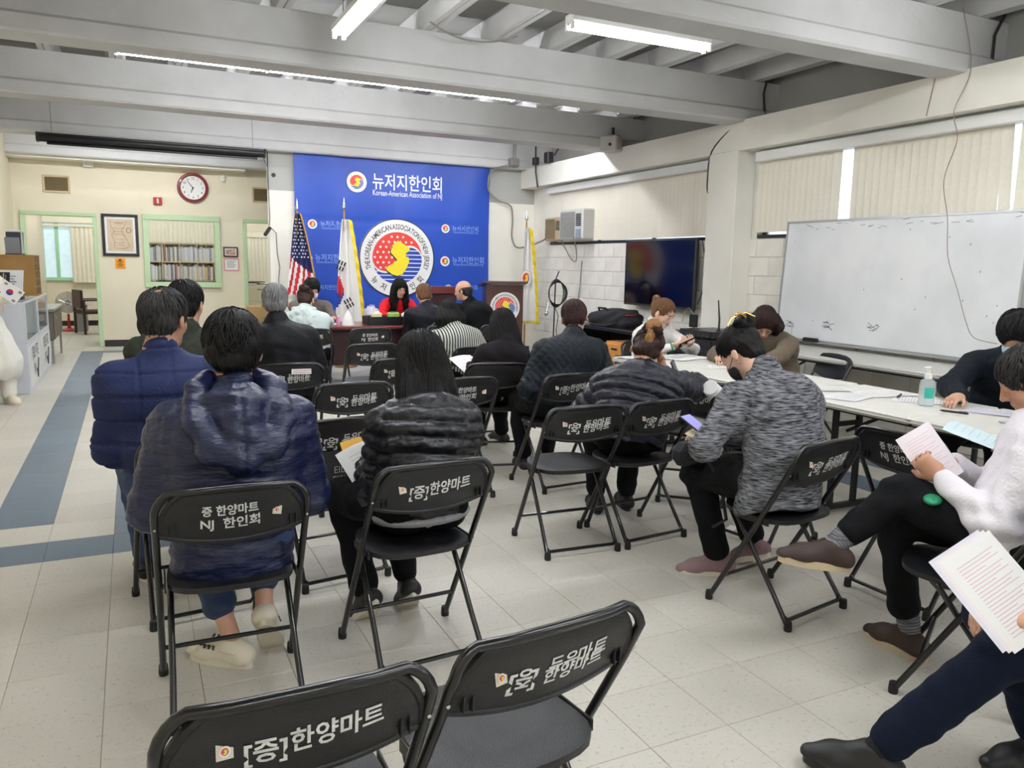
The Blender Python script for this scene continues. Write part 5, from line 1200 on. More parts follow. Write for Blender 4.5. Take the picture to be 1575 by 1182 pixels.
LR = np.random.RandomState(21)
def sdf_at(S, V):
    d = np.full(len(V), .2)
    for q in S.p:
        sub = q[8] if q[0] == 'c' else q[5] if q[0] == 'e' else True
        e = S.dist(q, V); d = np.maximum(d, -e) if (sub and q[0] != 'p') else np.maximum(d, e) if sub else np.minimum(d, e)
    return d
def locks(S, Hd, B, hs, hv, t, org, mat, up):
    """strands combed over the hair surface"""
    n, st, ln = {0: (480, 6, .013), 8: (620, 6, .014), 4: (440, 6, .012), 5: (160, 5, .010), 1: (620, 12, .038), 6: (520, 10, .022), 7: (520, 10, .020), 2: (480, 8, .017), 3: (480, 8, .017)}[hv]
    hr, hf, hu = B; D = LR.normal(size=(n*3, 3)); D /= np.linalg.norm(D, axis=1)[:, None]; D = D[D[:, 2] > (-.5 if hv in (0, 4, 5, 8) else -.1)][:n]
    if hv in (1, 6, 7): D[:, 2] = np.abs(D[:, 2])*.8+.15
    p = Hd+(D*np.array((.092, .112, .104))*hs+np.array((0, -.014, .032))) @ B
    crown = Hd+hu*.12-hf*.045; bun = Hd-hf*.10+hu*.085; pony = Hd-hf*.10+hu*.055
    def grad(P):
        e = .004; g = np.stack([sdf_at(S, P+v)-sdf_at(S, P-v) for v in np.eye(3)*e], 1)/(2*e); return g/np.maximum(np.linalg.norm(g, axis=1), 1e-6)[:, None]
    def project(P, off):
        for _ in range(3): P = P-(sdf_at(S, P)-off)[:, None]*grad(P)
        return P
    off = .0015+.003*LR.rand(len(p)); p = project(p, off); path = [p]; jit = LR.normal(size=p.shape)*.35
    for k in range(st):
        if hv in (1, 6, 7): d = -up*1.0-hf*.18+(p-Hd)*np.array((1, 1, 0))*(2.5 if k < 3 else .2)+jit*(.2 if hv != 7 else .7)
        elif hv in (2, 3): tg = bun if hv == 2 else pony; d = tg-p; d = d/np.maximum(np.linalg.norm(d, axis=1), 1e-3)[:, None]+jit*.25
        else: d = (p-crown); d = d/np.maximum(np.linalg.norm(d, axis=1), 1e-3)[:, None]+jit*(.75 if hv == 8 else .45)-up*.15
        g = grad(p); d = d-(d*g).sum(1)[:, None]*g; d /= np.maximum(np.linalg.norm(d, axis=1), 1e-3)[:, None]
        q = project(p+d*ln, off+(.0035 if hv == 8 else .0015)*(k/st)**2)
        bad = np.linalg.norm(q-p, axis=1) > ln*2.2; q[bad] = p[bad]+d[bad]*.002; path.append(q); p = q
    P = np.stack(path, 1); m, K, _ = P.shape; T = np.gradient(P, axis=1); T /= np.maximum(np.linalg.norm(T, axis=2), 1e-6)[..., None]
    G = P-(Hd+0*hu); G /= np.linalg.norm(G, axis=2)[..., None]; X = np.cross(T, G); X /= np.maximum(np.linalg.norm(X, axis=2), 1e-6)[..., None]; Y = np.cross(X, T)
    s_ = np.linspace(0, 1, K); w_ = (.0034 if hv != 8 else .0042)*np.sin(PI*np.clip(.18+.82*s_, 0, 1))**.8+.0004; w_ = w_[None, :, None]*(.7+.6*LR.rand(m))[:, None, None]
    R4 = np.stack([P+X*w_, P+Y*w_*.55, P-X*w_, P-Y*w_*.55], 2).reshape(-1, 3)
    i = np.arange(m)[:, None, None]*K*4+np.arange(K-1)[None, :, None]*4; j = np.arange(4)[None, None, :]; a = i+j; b_ = i+(j+1) % 4
    F = np.stack([a, b_, b_+4, a+4], -1).reshape(-1, 4)
    link('hair_strands', mesh_np('hair_strands', R4-org, F, mat), t, kind='stuff')
def person(label, seat, yaw, head, hyaw=None, hpitch=.1, hroll=0., sk='a', hair='short', hm=None, coat=None, trou=None, shoes=None, hands=None, feet=None, knees=None, sw=.185, fat=1.,
           puffy=0., cstyle='plain', face=False, hips_z=.55, elbows=None, hcurl=(.7, .7), hdir=None, hpal=None, sleeve=(1., 1.), coat_len=.0, collar=True, bulge=.03, hem=1., hs=1., extra=None, arms_fine=True, lean_side=0., hood=False, skirt=False, origin=None, socks=None, lowcut=None, legs=True, them=.10):
    yaw = R(yaw); f = np.array([-math.sin(yaw), math.cos(yaw), 0]); r = np.array([math.cos(yaw), math.sin(yaw), 0]); up = np.array([0, 0, 1.])
    base = np.array([seat[0], seat[1], 0.]); L = lambda x, y, z: base+r*x+f*y+up*z
    hyaw = yaw if hyaw is None else R(hyaw); hB = head_basis(hyaw, hpitch, hroll); Hd = np.array(head, float); hr, hf, hu = hB
    P = L(0, -.02, hips_z); sp = vnorm(Hd-P); N = Hd-(.45*sp+.55*hu)*.165*hs-hf*.035
    C = P+(N-P)*.70-f*bulge; Wt = P+(N-P)*.33-f*bulge*.9; sh = P+(N-P)*.93
    rs_ = vnorm(r+lean_side*up); SL = sh-rs_*sw-up*.05+f*.01; SR = sh+rs_*sw-up*.05+f*.01
    Hl = hands or [L(-.12, .22, .62), L(.12, .22, .62)]
    pol = elbows or [-f*.5-up-r*.6, -f*.5-up+r*.6]
    EL, WL = ik(SL, Hl[0], .29, .25, pol[0]); ER, WR = ik(SR, Hl[1], .29, .25, pol[1])
    ft = feet or [L(-.13, .36, .085), L(.13, .36, .085)]
    hipL, hipR = P-r*.09, P+r*.09
    kp_ = knees or [None, None]; K = []
    for hp, a_, kk, sx in ((hipL, ft[0], kp_[0], -1), (hipR, ft[1], kp_[1], 1)):
        if kk is not None: K.append(np.array(kk, float))
        else: K.append(ik(hp, a_, .42, .42, up+f*.6+r*.1*sx)[0])
    ft = [np.array(q, float) for q in ft]
    org = np.array([base[0], base[1], 0.])
    t = thing('person', label, 'person', tuple(org))
    T_ = lambda x, y, z: Hd+hr*x*hs+hf*y*hs+hu*z*hs
    # ---- body
    S = Sdf(); B = hB
    S.ell(T_(0, -.010, .028), np.array((.076, .094, .088))*hs, B, .02).ell(T_(0, .022, -.045), np.array((.057, .062, .070))*hs, B, .04)
    S.cone(T_(-.012, .058, -.098), T_(.012, .058, -.098), .020*hs, .020*hs, .03)
    S.cone(T_(-.034, .072, .022), T_(.034, .072, .022), .013*hs, .013*hs, .02)
    for sx in (-1, 1):
        S.ell(T_(sx*.036, .058, -.034), np.array((.022, .020, .024))*hs, B, .02); S.ell(T_(sx*.030, .094, -.001), np.array((.015, .012, .010))*hs, B, .008, sub=True)
        S.ell(T_(sx*.084, -.006, -.014), np.array((.009, .019, .033))*hs, B @ np.array([[1, sx*.35, 0], [-sx*.35, 1, 0], [0, 0, 1]]), .004); S.ell(T_(sx*.093, .0, -.010), np.array((.004, .009, .017))*hs, B, .004, sub=True)
        S.ell(T_(sx*.030, .082, -.003), np.array((.013, .010, .010))*hs, B, .003)
    S.cone(T_(0, .085, .006), T_(0, .104, -.034), .007*hs, .0105*hs, .008); S.cone(T_(-.010, .092, -.038), T_(.010, .092, -.038), .008*hs, .008*hs, .006)
    S.cone(T_(-.017, .081, -.066), T_(.017, .081, -.066), .0075*hs, .0075*hs, .006)
    S.cone(T_(0, -.018, -.05), N+up*.02, .055*hs, .056, .03).cone(N+up*.02, C, .055, .09, .05)
    S.cone(C, Wt, .085, .085, .05, side=r, sq=1.35).cone(Wt, P, .085, .10, .05, side=r, sq=1.35).cone(sh-r*sw*.75-up*.055, sh+r*sw*.75-up*.055, .036, .036, .04)
    for A_, E_, W_ in ((SL, EL, WL), (SR, ER, WR)): S.cone(A_-up*.015, E_, .038, .034, .03).cone(E_, W_, .036, .024, .02)
    for hp, k_, a_ in ((hipL, K[0], ft[0]), (hipR, K[1], ft[1])): S.cone(hp, k_, .07, .048, .03).cone(k_, a_, .046, .032, .02)
    fine = [(Hd, .13 if face else .12, .0048 if face else .0075)]
    hd = hdir or [None, None]; hp_ = hpal or [None, None]
    for i, (W_, E_, sd) in enumerate(((WL, EL, -1), (WR, ER, 1))):
        if hcurl[i] is None: continue
        d = vnorm(W_-E_) if hd[i] is None else vnorm(hd[i]); n = -up if hp_[i] is None else hp_[i]
        sg = 1 if np.cross(d, n)@r*(-sd) > 0 else -1
        hand(S, W_, d, n, hcurl[i], sg)
        if arms_fine: fine.append((W_+d*.08, .095, .0062))
    for a_, k_ in zip(ft, K): S.cone(a_, a_-up*.02, .03, .025, .02)
    body = build_sdf(S, 'body', skin[sk], t, org, .0125, fine, sm=1)
    tt = Matrix(((hr[0], hf[0], hu[0]), (hr[1], hf[1], hu[1]), (hr[2], hf[2], hu[2]))); TL = lambda x, y, z: tuple(T_(x, y, z)-org)
    if face:
        for sx in (-1, 1):
            MB().tube([TL(sx*.017, .0925, -.004), TL(sx*.024, .0945, -.0015), TL(sx*.031, .0945, -.001), TL(sx*.038, .0915, -.003), TL(sx*.043, .088, -.006)], [.0008, .0024, .0028, .0022, .0008], 6).build('eye', eye_m, t)
            MB().tube([TL(sx*.014, .094, .019), TL(sx*.030, .093, .025), TL(sx*.045, .083, .020)], [.0025, .003, .0015], 6).build('eyebrow', brow_m, t)
        MB().tube([TL(-.021, .084, -.066), TL(-.007, .0905, -.063), TL(0, .090, -.0645), TL(.007, .0905, -.063), TL(.021, .084, -.066)], [.001, .004, .0035, .004, .001], 6).tube([TL(-.016, .086, -.069), TL(0, .0905, -.072), TL(.016, .086, -.069)], [.002, .0048, .002], 6).build('mouth', lip_m, t)
    # ---- hair
    if hair:
        S = Sdf(); hh = .0075 if face else .008
        hv = {'short': 0, 'long': 1, 'bun': 2, 'pony': 3, 'thin': 4, 'bald': 5, 'bob': 6, 'wavy': 7, 'messy': 8}[hair]
        g = 0.010 if hv == 8 else 0
        if hv == 5:
            S.ell(T_(0, -.03, .0), np.array((.086, .085, .055))*hs, B, .02); S.ell(T_(0, .03, .105), np.array((.070, .12, .055))*hs, B, .012, sub=True)
        else:
            S.ell(T_(0, -.014, .032), np.array((.086+g, .104+g, .094+g*1.5))*hs, B, .02)
        S.ell(T_(0, -.052, -.026), np.array((.072, .056, .068))*hs, B, .03)
        if hv in (0, 4, 5, 8):
            S.ell(T_(0, -.02, -.128), np.array((.12, .13, .062))*hs, B, .015, sub=True)
            for sx in (-1, 1): S.ell(T_(sx*.100, .004, -.030), np.array((.036, .042, .050))*hs, B, .008, sub=True)
        if hv == 4: S.ell(T_(0, -.055, .135), np.array((.028, .034, .03))*hs, B, .02, sub=True)
        if hv == 2:
            S.ell(T_(0, -.100, .088), np.array((.046, .040, .042))*hs, B, .012).ell(T_(.030, -.110, .082), np.array((.030, .030, .028))*hs, B, .008).ell(T_(-.030, -.105, .098), np.array((.030, .030, .028))*hs, B, .008); S.ell(T_(0, -.02, -.125), np.array((.12, .12, .05))*hs, B, .015, sub=True)
        if hv == 3:
            a0 = T_(0, -.10, .055); S.chain([a0, a0-hf*.035+up*.012, a0-hf*.055-up*.06, a0-hf*.045-up*.16, a0-hf*.02-up*.21], [.02, .03, .034, .026, .008], .02)
            S.ell(T_(0, -.02, -.125), np.array((.12, .12, .05))*hs, B, .015, sub=True)
        S.ell(T_(0, .125, -.035 if hv in (2, 3) else -.045), np.array((.074, .108, .114) if hv in (2, 3) else (.072, .105, .098))*hs, B, .015, sub=True)
        if hv in (1, 6, 7):
            L_ = {1: .45, 6: .13, 7: .16}[hv]; f_ = f if not lowcut else hf*0; 
            dn = -up*.8+(-sp)*.2 if hv == 1 else -hu*.9-up*.1
            wd = {1: .052, 6: .066, 7: .07}[hv]
            for sx in (-1.0, -.5, 0, .5, 1.0):
                a0 = T_(sx*(.058 if hv != 1 else .064), -.05+abs(sx)*.03, .0); q = dn*L_*(1-.12*abs(sx)*(hv == 1)); b0 = -f_*(.085 if hv == 1 else .02)
                S.chain([a0, a0+q*.45+b0*.75+hr*sx*.030, a0+q+b0*.9+hr*sx*(.045 if hv == 1 else .035)], [wd*.85, wd*.8, wd*(.30 if hv == 1 else .45)], .03)
            if hv == 1 and lowcut:
                for sx in (-1, 1): a0 = T_(sx*.07, .03, .03); S.chain([a0, T_(sx*.084, .055, -.07), T_(sx*.075, .085, -.16)-up*.05, T_(sx*.08, .09, -.2)-up*.12], [.026, .028, .032, .012], .02)
            if hv == 7:
                for sx in (-1, 1): S.chain([T_(sx*.06, .03, .05), T_(sx*.088, .03, -.04), T_(sx*.09, .03, -.12)], [.03, .036, .02], .02)
        ang = lambda V: np.arctan2((V-Hd)@hr, -(V-Hd)@hf)
        def dh(V):
            rel = V-Hd; a = ang(V); z = rel@hu
            s_ = .0016*np.sin(a*46+3*np.sin(z*30))+.0016*np.sin(a*23+1.3+4*np.sin(z*17)); n_ = .003*noise(V, 28, 6, 3)
            if hv in (7, 8, 2): n_ = n_*1.9+.003*noise(V, 55, 6, 9)
            return s_+n_
        o = build_sdf(S, 'hair', hm or H_BLACK, t, org, hh, (), dh, 0)
        locks(S, Hd, hB, hs, hv, t, org, hm or H_BLACK, up)
    # ---- coat
    if coat:
        S = Sdf(); fk = fat; ex = .012+puffy
        hb = P-up*(.035+coat_len)
        S.cone(C+up*.02, Wt, (.115+ex)*fk, (.108+ex)*fk, .06, side=r, sq=1.34).cone(Wt, hb+up*.04-f*.0, (.110+ex)*fk, (.118+ex*.6)*fk*hem, .05, side=r, sq=1.34)
        S.cone(C-r*sw*.62, C+r*sw*.62, (.075+ex)*fk, (.075+ex)*fk, .06)
        S.cone(sh-rs_*sw*.80-up*.040, sh-up*.0, .050+ex, .056+ex, .05).cone(sh+rs_*sw*.80-up*.040, sh-up*.0, .050+ex, .056+ex, .05).cone(sh+up*.0, N+up*.012, .084, .064+ex*.4, .045)
        if collar: S.cone(N+up*.012-f*.008, N+up*.030-f*.010, .076, .072, .012)
        segs = []
        for A_, E_, W_ in ((SL, EL, WL), (SR, ER, WR)):
            e = W_-vnorm(W_-E_)*.015; S.cone(A_, E_, (.058+ex)*(1+.4*(fk-1)), (.048+ex)*(1+.3*(fk-1)), .045).cone(E_, e, (.048+ex)*(1+.3*(fk-1)), .034+ex*.55, .03); segs.append((A_, E_, e))
        S.plane(hb, -sp-up*.6)
        for W_, E_ in ((WL, EL), (WR, ER)): S.ell(W_+vnorm(W_-E_)*.02, (.03, .03, .03), None, .01, sub=True) if False else None
        def dc(V):
            P0 = V; # nearest chain coordinate
            d0 = S.dist(S.p[0], V); d1 = S.dist(S.p[1], V); dt = np.minimum(d0, d1); u = (V-P)@sp; out = np.zeros(len(V)); arm = np.zeros(len(V), bool); ua = np.zeros(len(V))
            for A_, E_, e in segs:
                for a_, b_, o_ in ((A_, E_, 0), (E_, e, .29)):
                    ba = b_-a_; hcl = np.clip(((V-a_)@ba)/(ba@ba), 0, 1); dd = np.linalg.norm(V-a_-hcl[:, None]*ba, axis=1)-.06-ex
                    m = dd < dt-.012; arm |= m; dt = np.where(m, dd, dt); ua = np.where(m, o_+hcl*np.linalg.norm(ba), ua)
            uu = np.where(arm, ua, u)
            if cstyle == 'puffer': out = puff(uu+.008*noise(V, 7, 5, 2), .062, .020, .55)*1.0+.0035*noise(V, 34, 8, 4)+.002*noise(V, 75, 6, 21)
            elif cstyle == 'wrinklepuff': out = puff(uu+.010*noise(V, 8, 5, 2), .075, .007, .6)+.0030*noise(V, 34, 8, 4, (.45, .45, 1.7))+.0022*noise(V, 80, 8, 1, (.6, .6, 1.5))
            elif cstyle == 'box':
                s1 = np.abs(np.sin(PI*(u+.01)/.095)); s2 = np.abs(np.sin(PI*((V-P)@r)/.125)); out = -.010*np.exp(-(s1/.14)**2)-.010*np.exp(-(s2/.11)**2)*(~arm)+.0045*noise(V, 22, 6, 4)
            elif cstyle == 'diamond':
                a = (V-P)@r; b_ = uu; q = .052; s1 = np.abs(np.sin(PI*(a+b_*.8)/q)); s2 = np.abs(np.sin(PI*(a-b_*.8)/q)); out = .007*(np.minimum(s1, s2)**.6)-.003+.003*noise(V, 16, 5, 4)
            else: out = .0055*noise(V, 14, 7, 5, (1, 1, .7))+.003*noise(V, 34, 6, 14)
            ga = np.zeros(len(V))
            for A_, E_, e in segs:
                de = np.linalg.norm(V-E_, axis=1); out = out+.006*np.exp(-(de/.09)**2)*np.sin(((V-E_)@vnorm(e-A_))*110+noise(V, 12, 4, 6))
            if cstyle == 'plain' or cstyle == 'puffer': out = out+.005*np.exp(-((u-.02)/.10)**2)*np.sin(u*70+3*noise(V, 5, 4, 8))
            return out
        build_sdf(S, 'jacket', coat, t, org, .0095, (), dc, 1)
        if hood:
            S = Sdf(); g = hood if isinstance(hood, float) else 1.; Q = lambda x, y, z: N+r*x*g-f*(y*g+.045)+up*z*g
            S.chain([Q(-.075, -.06, .065), Q(-.118, .020, .035), Q(-.122, .100, -.04), Q(-.08, .150, -.115), Q(0, .165, -.145), Q(.08, .150, -.115), Q(.122, .100, -.04), Q(.118, .020, .035), Q(.075, -.06, .065)], [.022, .032, .038, .042, .044, .042, .038, .032, .022], .02)
            S.cone(Q(-.05, .075, .0), Q(.05, .075, .0), .045, .045, .04).cone(Q(0, .085, .0), Q(0, .135, -.09), .075, .07, .03)
            def dhd(V): return .007*np.abs(noise(V, 24, 8, 4))+.004*noise(V, 48, 6, 12)-.008*np.exp(-(((V-N)@r)/.008)**2)
            build_sdf(S, 'hood', coat, t, org, .0085, (), dhd, 1)
    # ---- trousers
    if trou and legs:
        S = Sdf(); S.cone(P-r*.07+f*.01, P+r*.07+f*.01, .108, .108, .05)
        for hp, k_, a_ in ((hipL, K[0], ft[0]), (hipR, K[1], ft[1])): S.cone(hp-f*.02, k_, .094, .072, .04).cone(k_, a_+(k_-a_)*(them), .070, .058, .03); S.plane(a_+(k_-a_)*.115, a_-k_) if False else None
        def dt_(V):
            o = .005*noise(V, 13, 7, 5)+.0035*noise(V, 34, 6, 13)
            for k_ in K: dk = np.linalg.norm(V-k_, axis=1); o = o+.006*np.exp(-(dk/.10)**2)*np.sin((V@up)*85+noise(V, 12, 4, 3))
            return o
        build_sdf(S, 'trousers', trou, t, org, .0115, (), dt_, 1)
    if skirt:
        pass
    # ---- shoes
    if shoes and legs:
        fd = extra.get('fd') if extra and 'fd' in extra else [f, f]; fu = extra.get('fu') if extra and 'fu' in extra else [up, up]
        for a_, d, u_ in zip(ft, fd, fu):
            S = Sdf(); shoe(S, a_, d, u_); u2 = vnorm(np.array(u_)-np.dot(u_, vnorm(d))*vnorm(d)); S.plane(a_-u2*.070, -u2); S.plane(a_+u2*.022, u2)
            o = build_sdf(S, 'shoe', shoes[0], t, org, .007, (), None, 1)
            dd = vnorm(d); ss = np.cross(dd, u2)
            if extra and 'clog' in extra:
                m_ = MB()
                for q in range(7):
                    for sx in (-1, 1): p_ = a_+dd*(.055+.02*(q % 4))-u2*(.018+.010*(q//4))+ss*sx*.030-org; m_.cyl(tuple(p_), tuple(p_+ss*sx*.012+u2*.010), .0045, n=6)
                m_.build('clog_holes', shoe_hole, o); MB().tube([tuple(a_+dd*.03+ss*.038-u2*.02-org), tuple(a_-dd*.03+ss*.040-u2*.02-org), tuple(a_-dd*.068-u2*.02-org), tuple(a_-dd*.03-ss*.040-u2*.02-org), tuple(a_+dd*.03-ss*.038-u2*.02-org)], .007, 8).build('heel_strap', shoes[0], o)
            else:
                MB().tube([tuple(a_+dd*(.045+.018*q)+ss*((-1)**q)*.016+u2*(.012-.010*q)-org) for q in range(5)], .0028, 5).build('lace', shoes[0], o)
            sole(o, a_-org, d, u_, shoes[1] if len(shoes) > 1 else white_sole)
    if socks:
        for a_, k_ in zip(ft, K):
            S = Sdf(); S.cone(a_-(k_-a_)*.03, a_+(k_-a_)*.23, .038, .042, .01); o = build_sdf(S, 'sock', socks, t, org, .009, (), None, 1)
            if them > .2:
                ax_ = vnorm(k_-a_); u1 = vnorm(np.cross(ax_, [.3, .5, .2])); u3 = np.cross(ax_, u1); m_ = MB()
                for q in range(8):
                    c_ = a_+ax_*(.012+.0115*q)-org; rd = .0385+.0042*(q*.0115+.04)/.1; m_.tube([tuple(c_+rd*(u1*math.cos(a*PI/8)+u3*math.sin(a*PI/8))) for a in range(16)], .0016, 4, closed=True)
                m_.build('sock_stripes', M('sock_line', (92, 92, 98), .9), o)
    INFO = dict(t=t, org=org, T=T_, hr=hr, hf=hf, hu=hu, N=N, C=C, P=P, SL=SL, SR=SR, EL=EL, ER=ER, WL=WL, WR=WR, f=f, r=r, up=up, K=K, sh=sh, sp=sp)
    return INFO
# ------------------------------------------------------------------ the people
denim = M('denim', (44, 62, 96), .8, bump=.4, bscale=120); blk_t = M('trousers_black', (12, 13, 16), .85, spec=.2, bump=.3, bscale=90); navy_t = M('trousers_navy', (12, 21, 42), .85, spec=.2, bump=.3, bscale=90)
cloth = lambda n, c, ro=.85, **k: M(n, c, ro, spec=.22 if sum(c) < 240 else .4, bump=k.pop('bump', .3), bscale=k.pop('bscale', 90), **k)
shoe_blk = M('shoe_black', (22, 22, 24), .5); shoe_wh = M('clog_white', (222, 214, 194), .5); shoe_pink = M('shoe_mauve', (142, 116, 118), .8, bump=.4, bscale=150); shoe_br = M('shoe_brown', (58, 42, 36), .6); sole_tan = M('sole_tan', (206, 188, 156), .6)
m = cloth('marl_knit', (34, 35, 38), .9, var=.5, vscale=1., rgb2=(146, 148, 154), stretch=(24, 24, 190), ramp=(.36, .68))
MARL = m
m = bpy.data.materials.new('stripe_shirt'); m.use_nodes = True; N_ = m.node_tree.nodes; L_ = m.node_tree.links
tc = N_.new('ShaderNodeTexCoord'); wv = N_.new('ShaderNodeTexWave'); wv.inputs['Scale'].default_value = 14; wv.inputs['Distortion'].default_value = .6; wv.bands_direction = 'X'; L_.new(tc.outputs['Object'], wv.inputs['Vector'])
rp = N_.new('ShaderNodeValToRGB'); rp.color_ramp.elements[0].position = .42; rp.color_ramp.elements[0].color = (*srgb((44, 48, 50)), 1); rp.color_ramp.elements[1].position = .52; rp.color_ramp.elements[1].color = (*srgb((198, 200, 190)), 1)
L_.new(wv.outputs['Fac'], rp.inputs['Fac']); L_.new(rp.outputs['Color'], N_['Principled BSDF'].inputs['Base Color']); N_['Principled BSDF'].inputs['Roughness'].default_value = .8
STRIPE = m
A3 = lambda *v: np.array(v, float)
navy_puff = M('navy_puffer', (19, 27, 62), .36, bump=.5, bscale=60, stretch=(.6, .6, 1.6)); blk_puff = M('black_puffer', (15, 16, 24), .36, bump=.5, bscale=40); nv_puff2 = M('dark_navy_puffer', (22, 24, 38), .42, bump=.5, bscale=40)

p1 = person('man with tousled black hair in a shiny navy hooded puffer jacket, nearest row', (.27, 2.74), -1, (.30, 2.80, 1.165), -4, .12, 0, 'a', 'messy', H_BLACK, navy_puff, denim, (shoe_wh, shoe_wh),
            hands=[A3(.14, 2.98, .64), A3(.40, 2.98, .64)], feet=[A3(.27, 2.86, .085), A3(.39, 2.90, .17)], knees=[A3(.16, 3.12, .50), A3(.42, 3.12, .50)], sw=.188, fat=1.13, puffy=.012, cstyle='wrinklepuff', hood=1.08,
            hips_z=.54, elbows=[A3(-.55, -.5, -1), A3(.55, -.5, -1)], them=.30, extra=dict(fd=[A3(-.7, .7, 0), A3(.25, .7, -.75)], fu=[A3(0, 0, 1), A3(0, .75, .7)], clog=True), arms_fine=False, coat_len=.10)
p2 = person('greying man in a matt blue box-quilted jacket, left edge of the seated rows, glancing right', (.12, 3.50), 4, (.115, 3.52, 1.225), -38, .08, 0, 'c', 'thin', H_SALT, cloth('blue_quilt', (32, 42, 80), .7), denim, (shoe_blk,),
            sw=.18, fat=1.06, puffy=.004, cstyle='box', elbows=[A3(-.35, -.6, -1), A3(.35, -.6, -1)], arms_fine=False, hands=[A3(-.02, 3.72, .6), A3(.25, 3.75, .6)], feet=[A3(0, 3.86, .085), A3(.28, 3.86, .085)])
p3 = person('dark-haired man in a dark green quilted jacket, mostly behind the man in blue', (.28, 4.52), 0, (.255, 4.5, 1.235), -30, .05, 0, 'a', 'short', H_BLACK, cloth('green_quilt', (44, 48, 40), .8), blk_t, (shoe_blk,), sw=.22, fat=1.2, cstyle='diamond', arms_fine=False)
p4 = person('grey-haired man in a black jacket, seated ahead of the empty lettered chairs', (.957, 5.66), -8, (.90, 5.70, 1.185), -10, .12, 0, 'a', 'short', H_GREY, cloth('black_jacket', (18, 19, 23), .6), blk_t, (shoe_blk,), sw=.205, fat=1.2, arms_fine=False)
p5 = person('person with a dark hair bun in a pale grey hooded top at the red-brown table', (1.72, 8.42), -20, (1.68, 8.62, 1.06), -25, .45, 0, 'b', 'bun', H_DKBROWN, cloth('pale_grey_hoodie', (192, 204, 202), .85), blk_t, (shoe_blk,), sw=.19, fat=1.15, arms_fine=False,
            hands=[A3(1.75, 8.95, .78), A3(2.0, 8.98, .78)], elbows=[A3(-.6, 0, -.8), A3(1, -.2, -.4)], feet=[A3(1.65, 8.75, .085), A3(1.9, 8.75, .085)], hood=.8)
p6 = person('masked dark-haired person in a grey-brown top behind the table at the left', (2.02, 10.12), 178, (2.03, 10.0, 1.125), 190, .35, 0, 'a', 'messy', H_BLACK, cloth('grey_brown_top', (98, 88, 86)), blk_t, (shoe_blk,), sw=.20, fat=1.1, arms_fine=False, hands=[A3(2.2, 9.6, .78), A3(1.95, 9.6, .78)])
p7 = person('woman with long dark hair in a bright red blouse behind the table', (3.16, 10.12), 180, (3.165, 9.98, 1.145), 183, .38, 0, 'b', 'long', H_BLACK, cloth('red_blouse', (196, 14, 28), .6), blk_t, (shoe_blk,), sw=.17, fat=1.0, face=True, lowcut=True,
            hands=[A3(3.25, 9.62, .78), A3(2.98, 9.60, .79)], elbows=[A3(1, .2, -.5), A3(-1, .2, -.5)])
p8 = person('brown-haired person in a dark jacket with a grey shoulder strap at the red-brown table', (3.14, 8.56), 0, (3.02, 8.62, 1.115), -5, .30, 0, 'a', 'short', H_BROWN, cloth('charcoal_jacket', (22, 25, 33), .6), blk_t, (shoe_blk,), sw=.20, fat=1.15, arms_fine=False,
            hands=[A3(3.0, 8.94, .78), A3(3.3, 8.96, .78)])
p9 = person('balding grey-haired man in a black coat turned left at the table end', (3.82, 8.60), 18, (3.56, 8.75, 1.155), 50, .15, 0, 'a', 'bald', H_SALT, cloth('black_coat', (12, 13, 16), .85), blk_t, (shoe_blk,), sw=.22, fat=1.2, arms_fine=False, hands=[A3(3.4, 9.0, .9), A3(3.8, 9.05, .78)])
p10 = person('black-haired person in a black and white striped shirt, seated before the lectern row', (2.62, 6.36), 4, (2.50, 6.50, 1.03), 2, .40, 0, 'b', 'bob', H_BLACK, STRIPE, blk_t, (shoe_blk,), sw=.20, fat=1.15, arms_fine=False)
p11 = person('woman with straight black shoulder-length hair in a black puffer jacket holding papers', (.965, 2.80), 6, (1.0, 2.90, 1.085), 12, .22, 0, 'b', 'long', H_BLACK, blk_puff, blk_t, (shoe_blk,),
             collar=False, hands=[A3(.825, 3.09, .64), A3(.95, 3.16, .64)], feet=[A3(.82, 3.06, .10), A3(1.00, 3.06, .12)], knees=[A3(.76, 3.18, .50), A3(.98, 3.22, .52)], sw=.172, fat=1.02, puffy=.010, cstyle='puffer',
             elbows=[A3(0, -.5, -1), A3(.45, -.4, -1)], extra=dict(fd=[A3(-.2, .7, -.7), A3(.1, .8, -.55)], fu=[A3(0, .7, .7), A3(0, .55, .8)]), coat_len=.0)
p12 = person('woman with very long straight dark hair and dark top', (2.40, 5.26), 6, (2.50, 5.36, 1.02), 4, .30, 0, 'b', 'long', H_BLACK, cloth('charcoal_knit', (26, 22, 26), .9), blk_t, (shoe_blk,), sw=.165, fat=.95, arms_fine=False, hands=[A3(2.36, 5.62, .68), A3(2.5, 5.6, .66)], feet=[A3(2.5, 5.75, .085), A3(2.72, 5.8, .085)])
p13 = person('dark-haired man in a black diamond-quilted jacket looking right', (2.56, 4.62), -8, (2.755, 4.72, 1.115), -38, .35, .15, 'a', 'short', H_DKBROWN, cloth('diamond_quilt', (20, 26, 34), .55), blk_t, (shoe_blk,), sw=.20, fat=1.12, cstyle='diamond', arms_fine=False, feet=[A3(2.50, 4.95, .085), A3(2.72, 5.0, .085)])
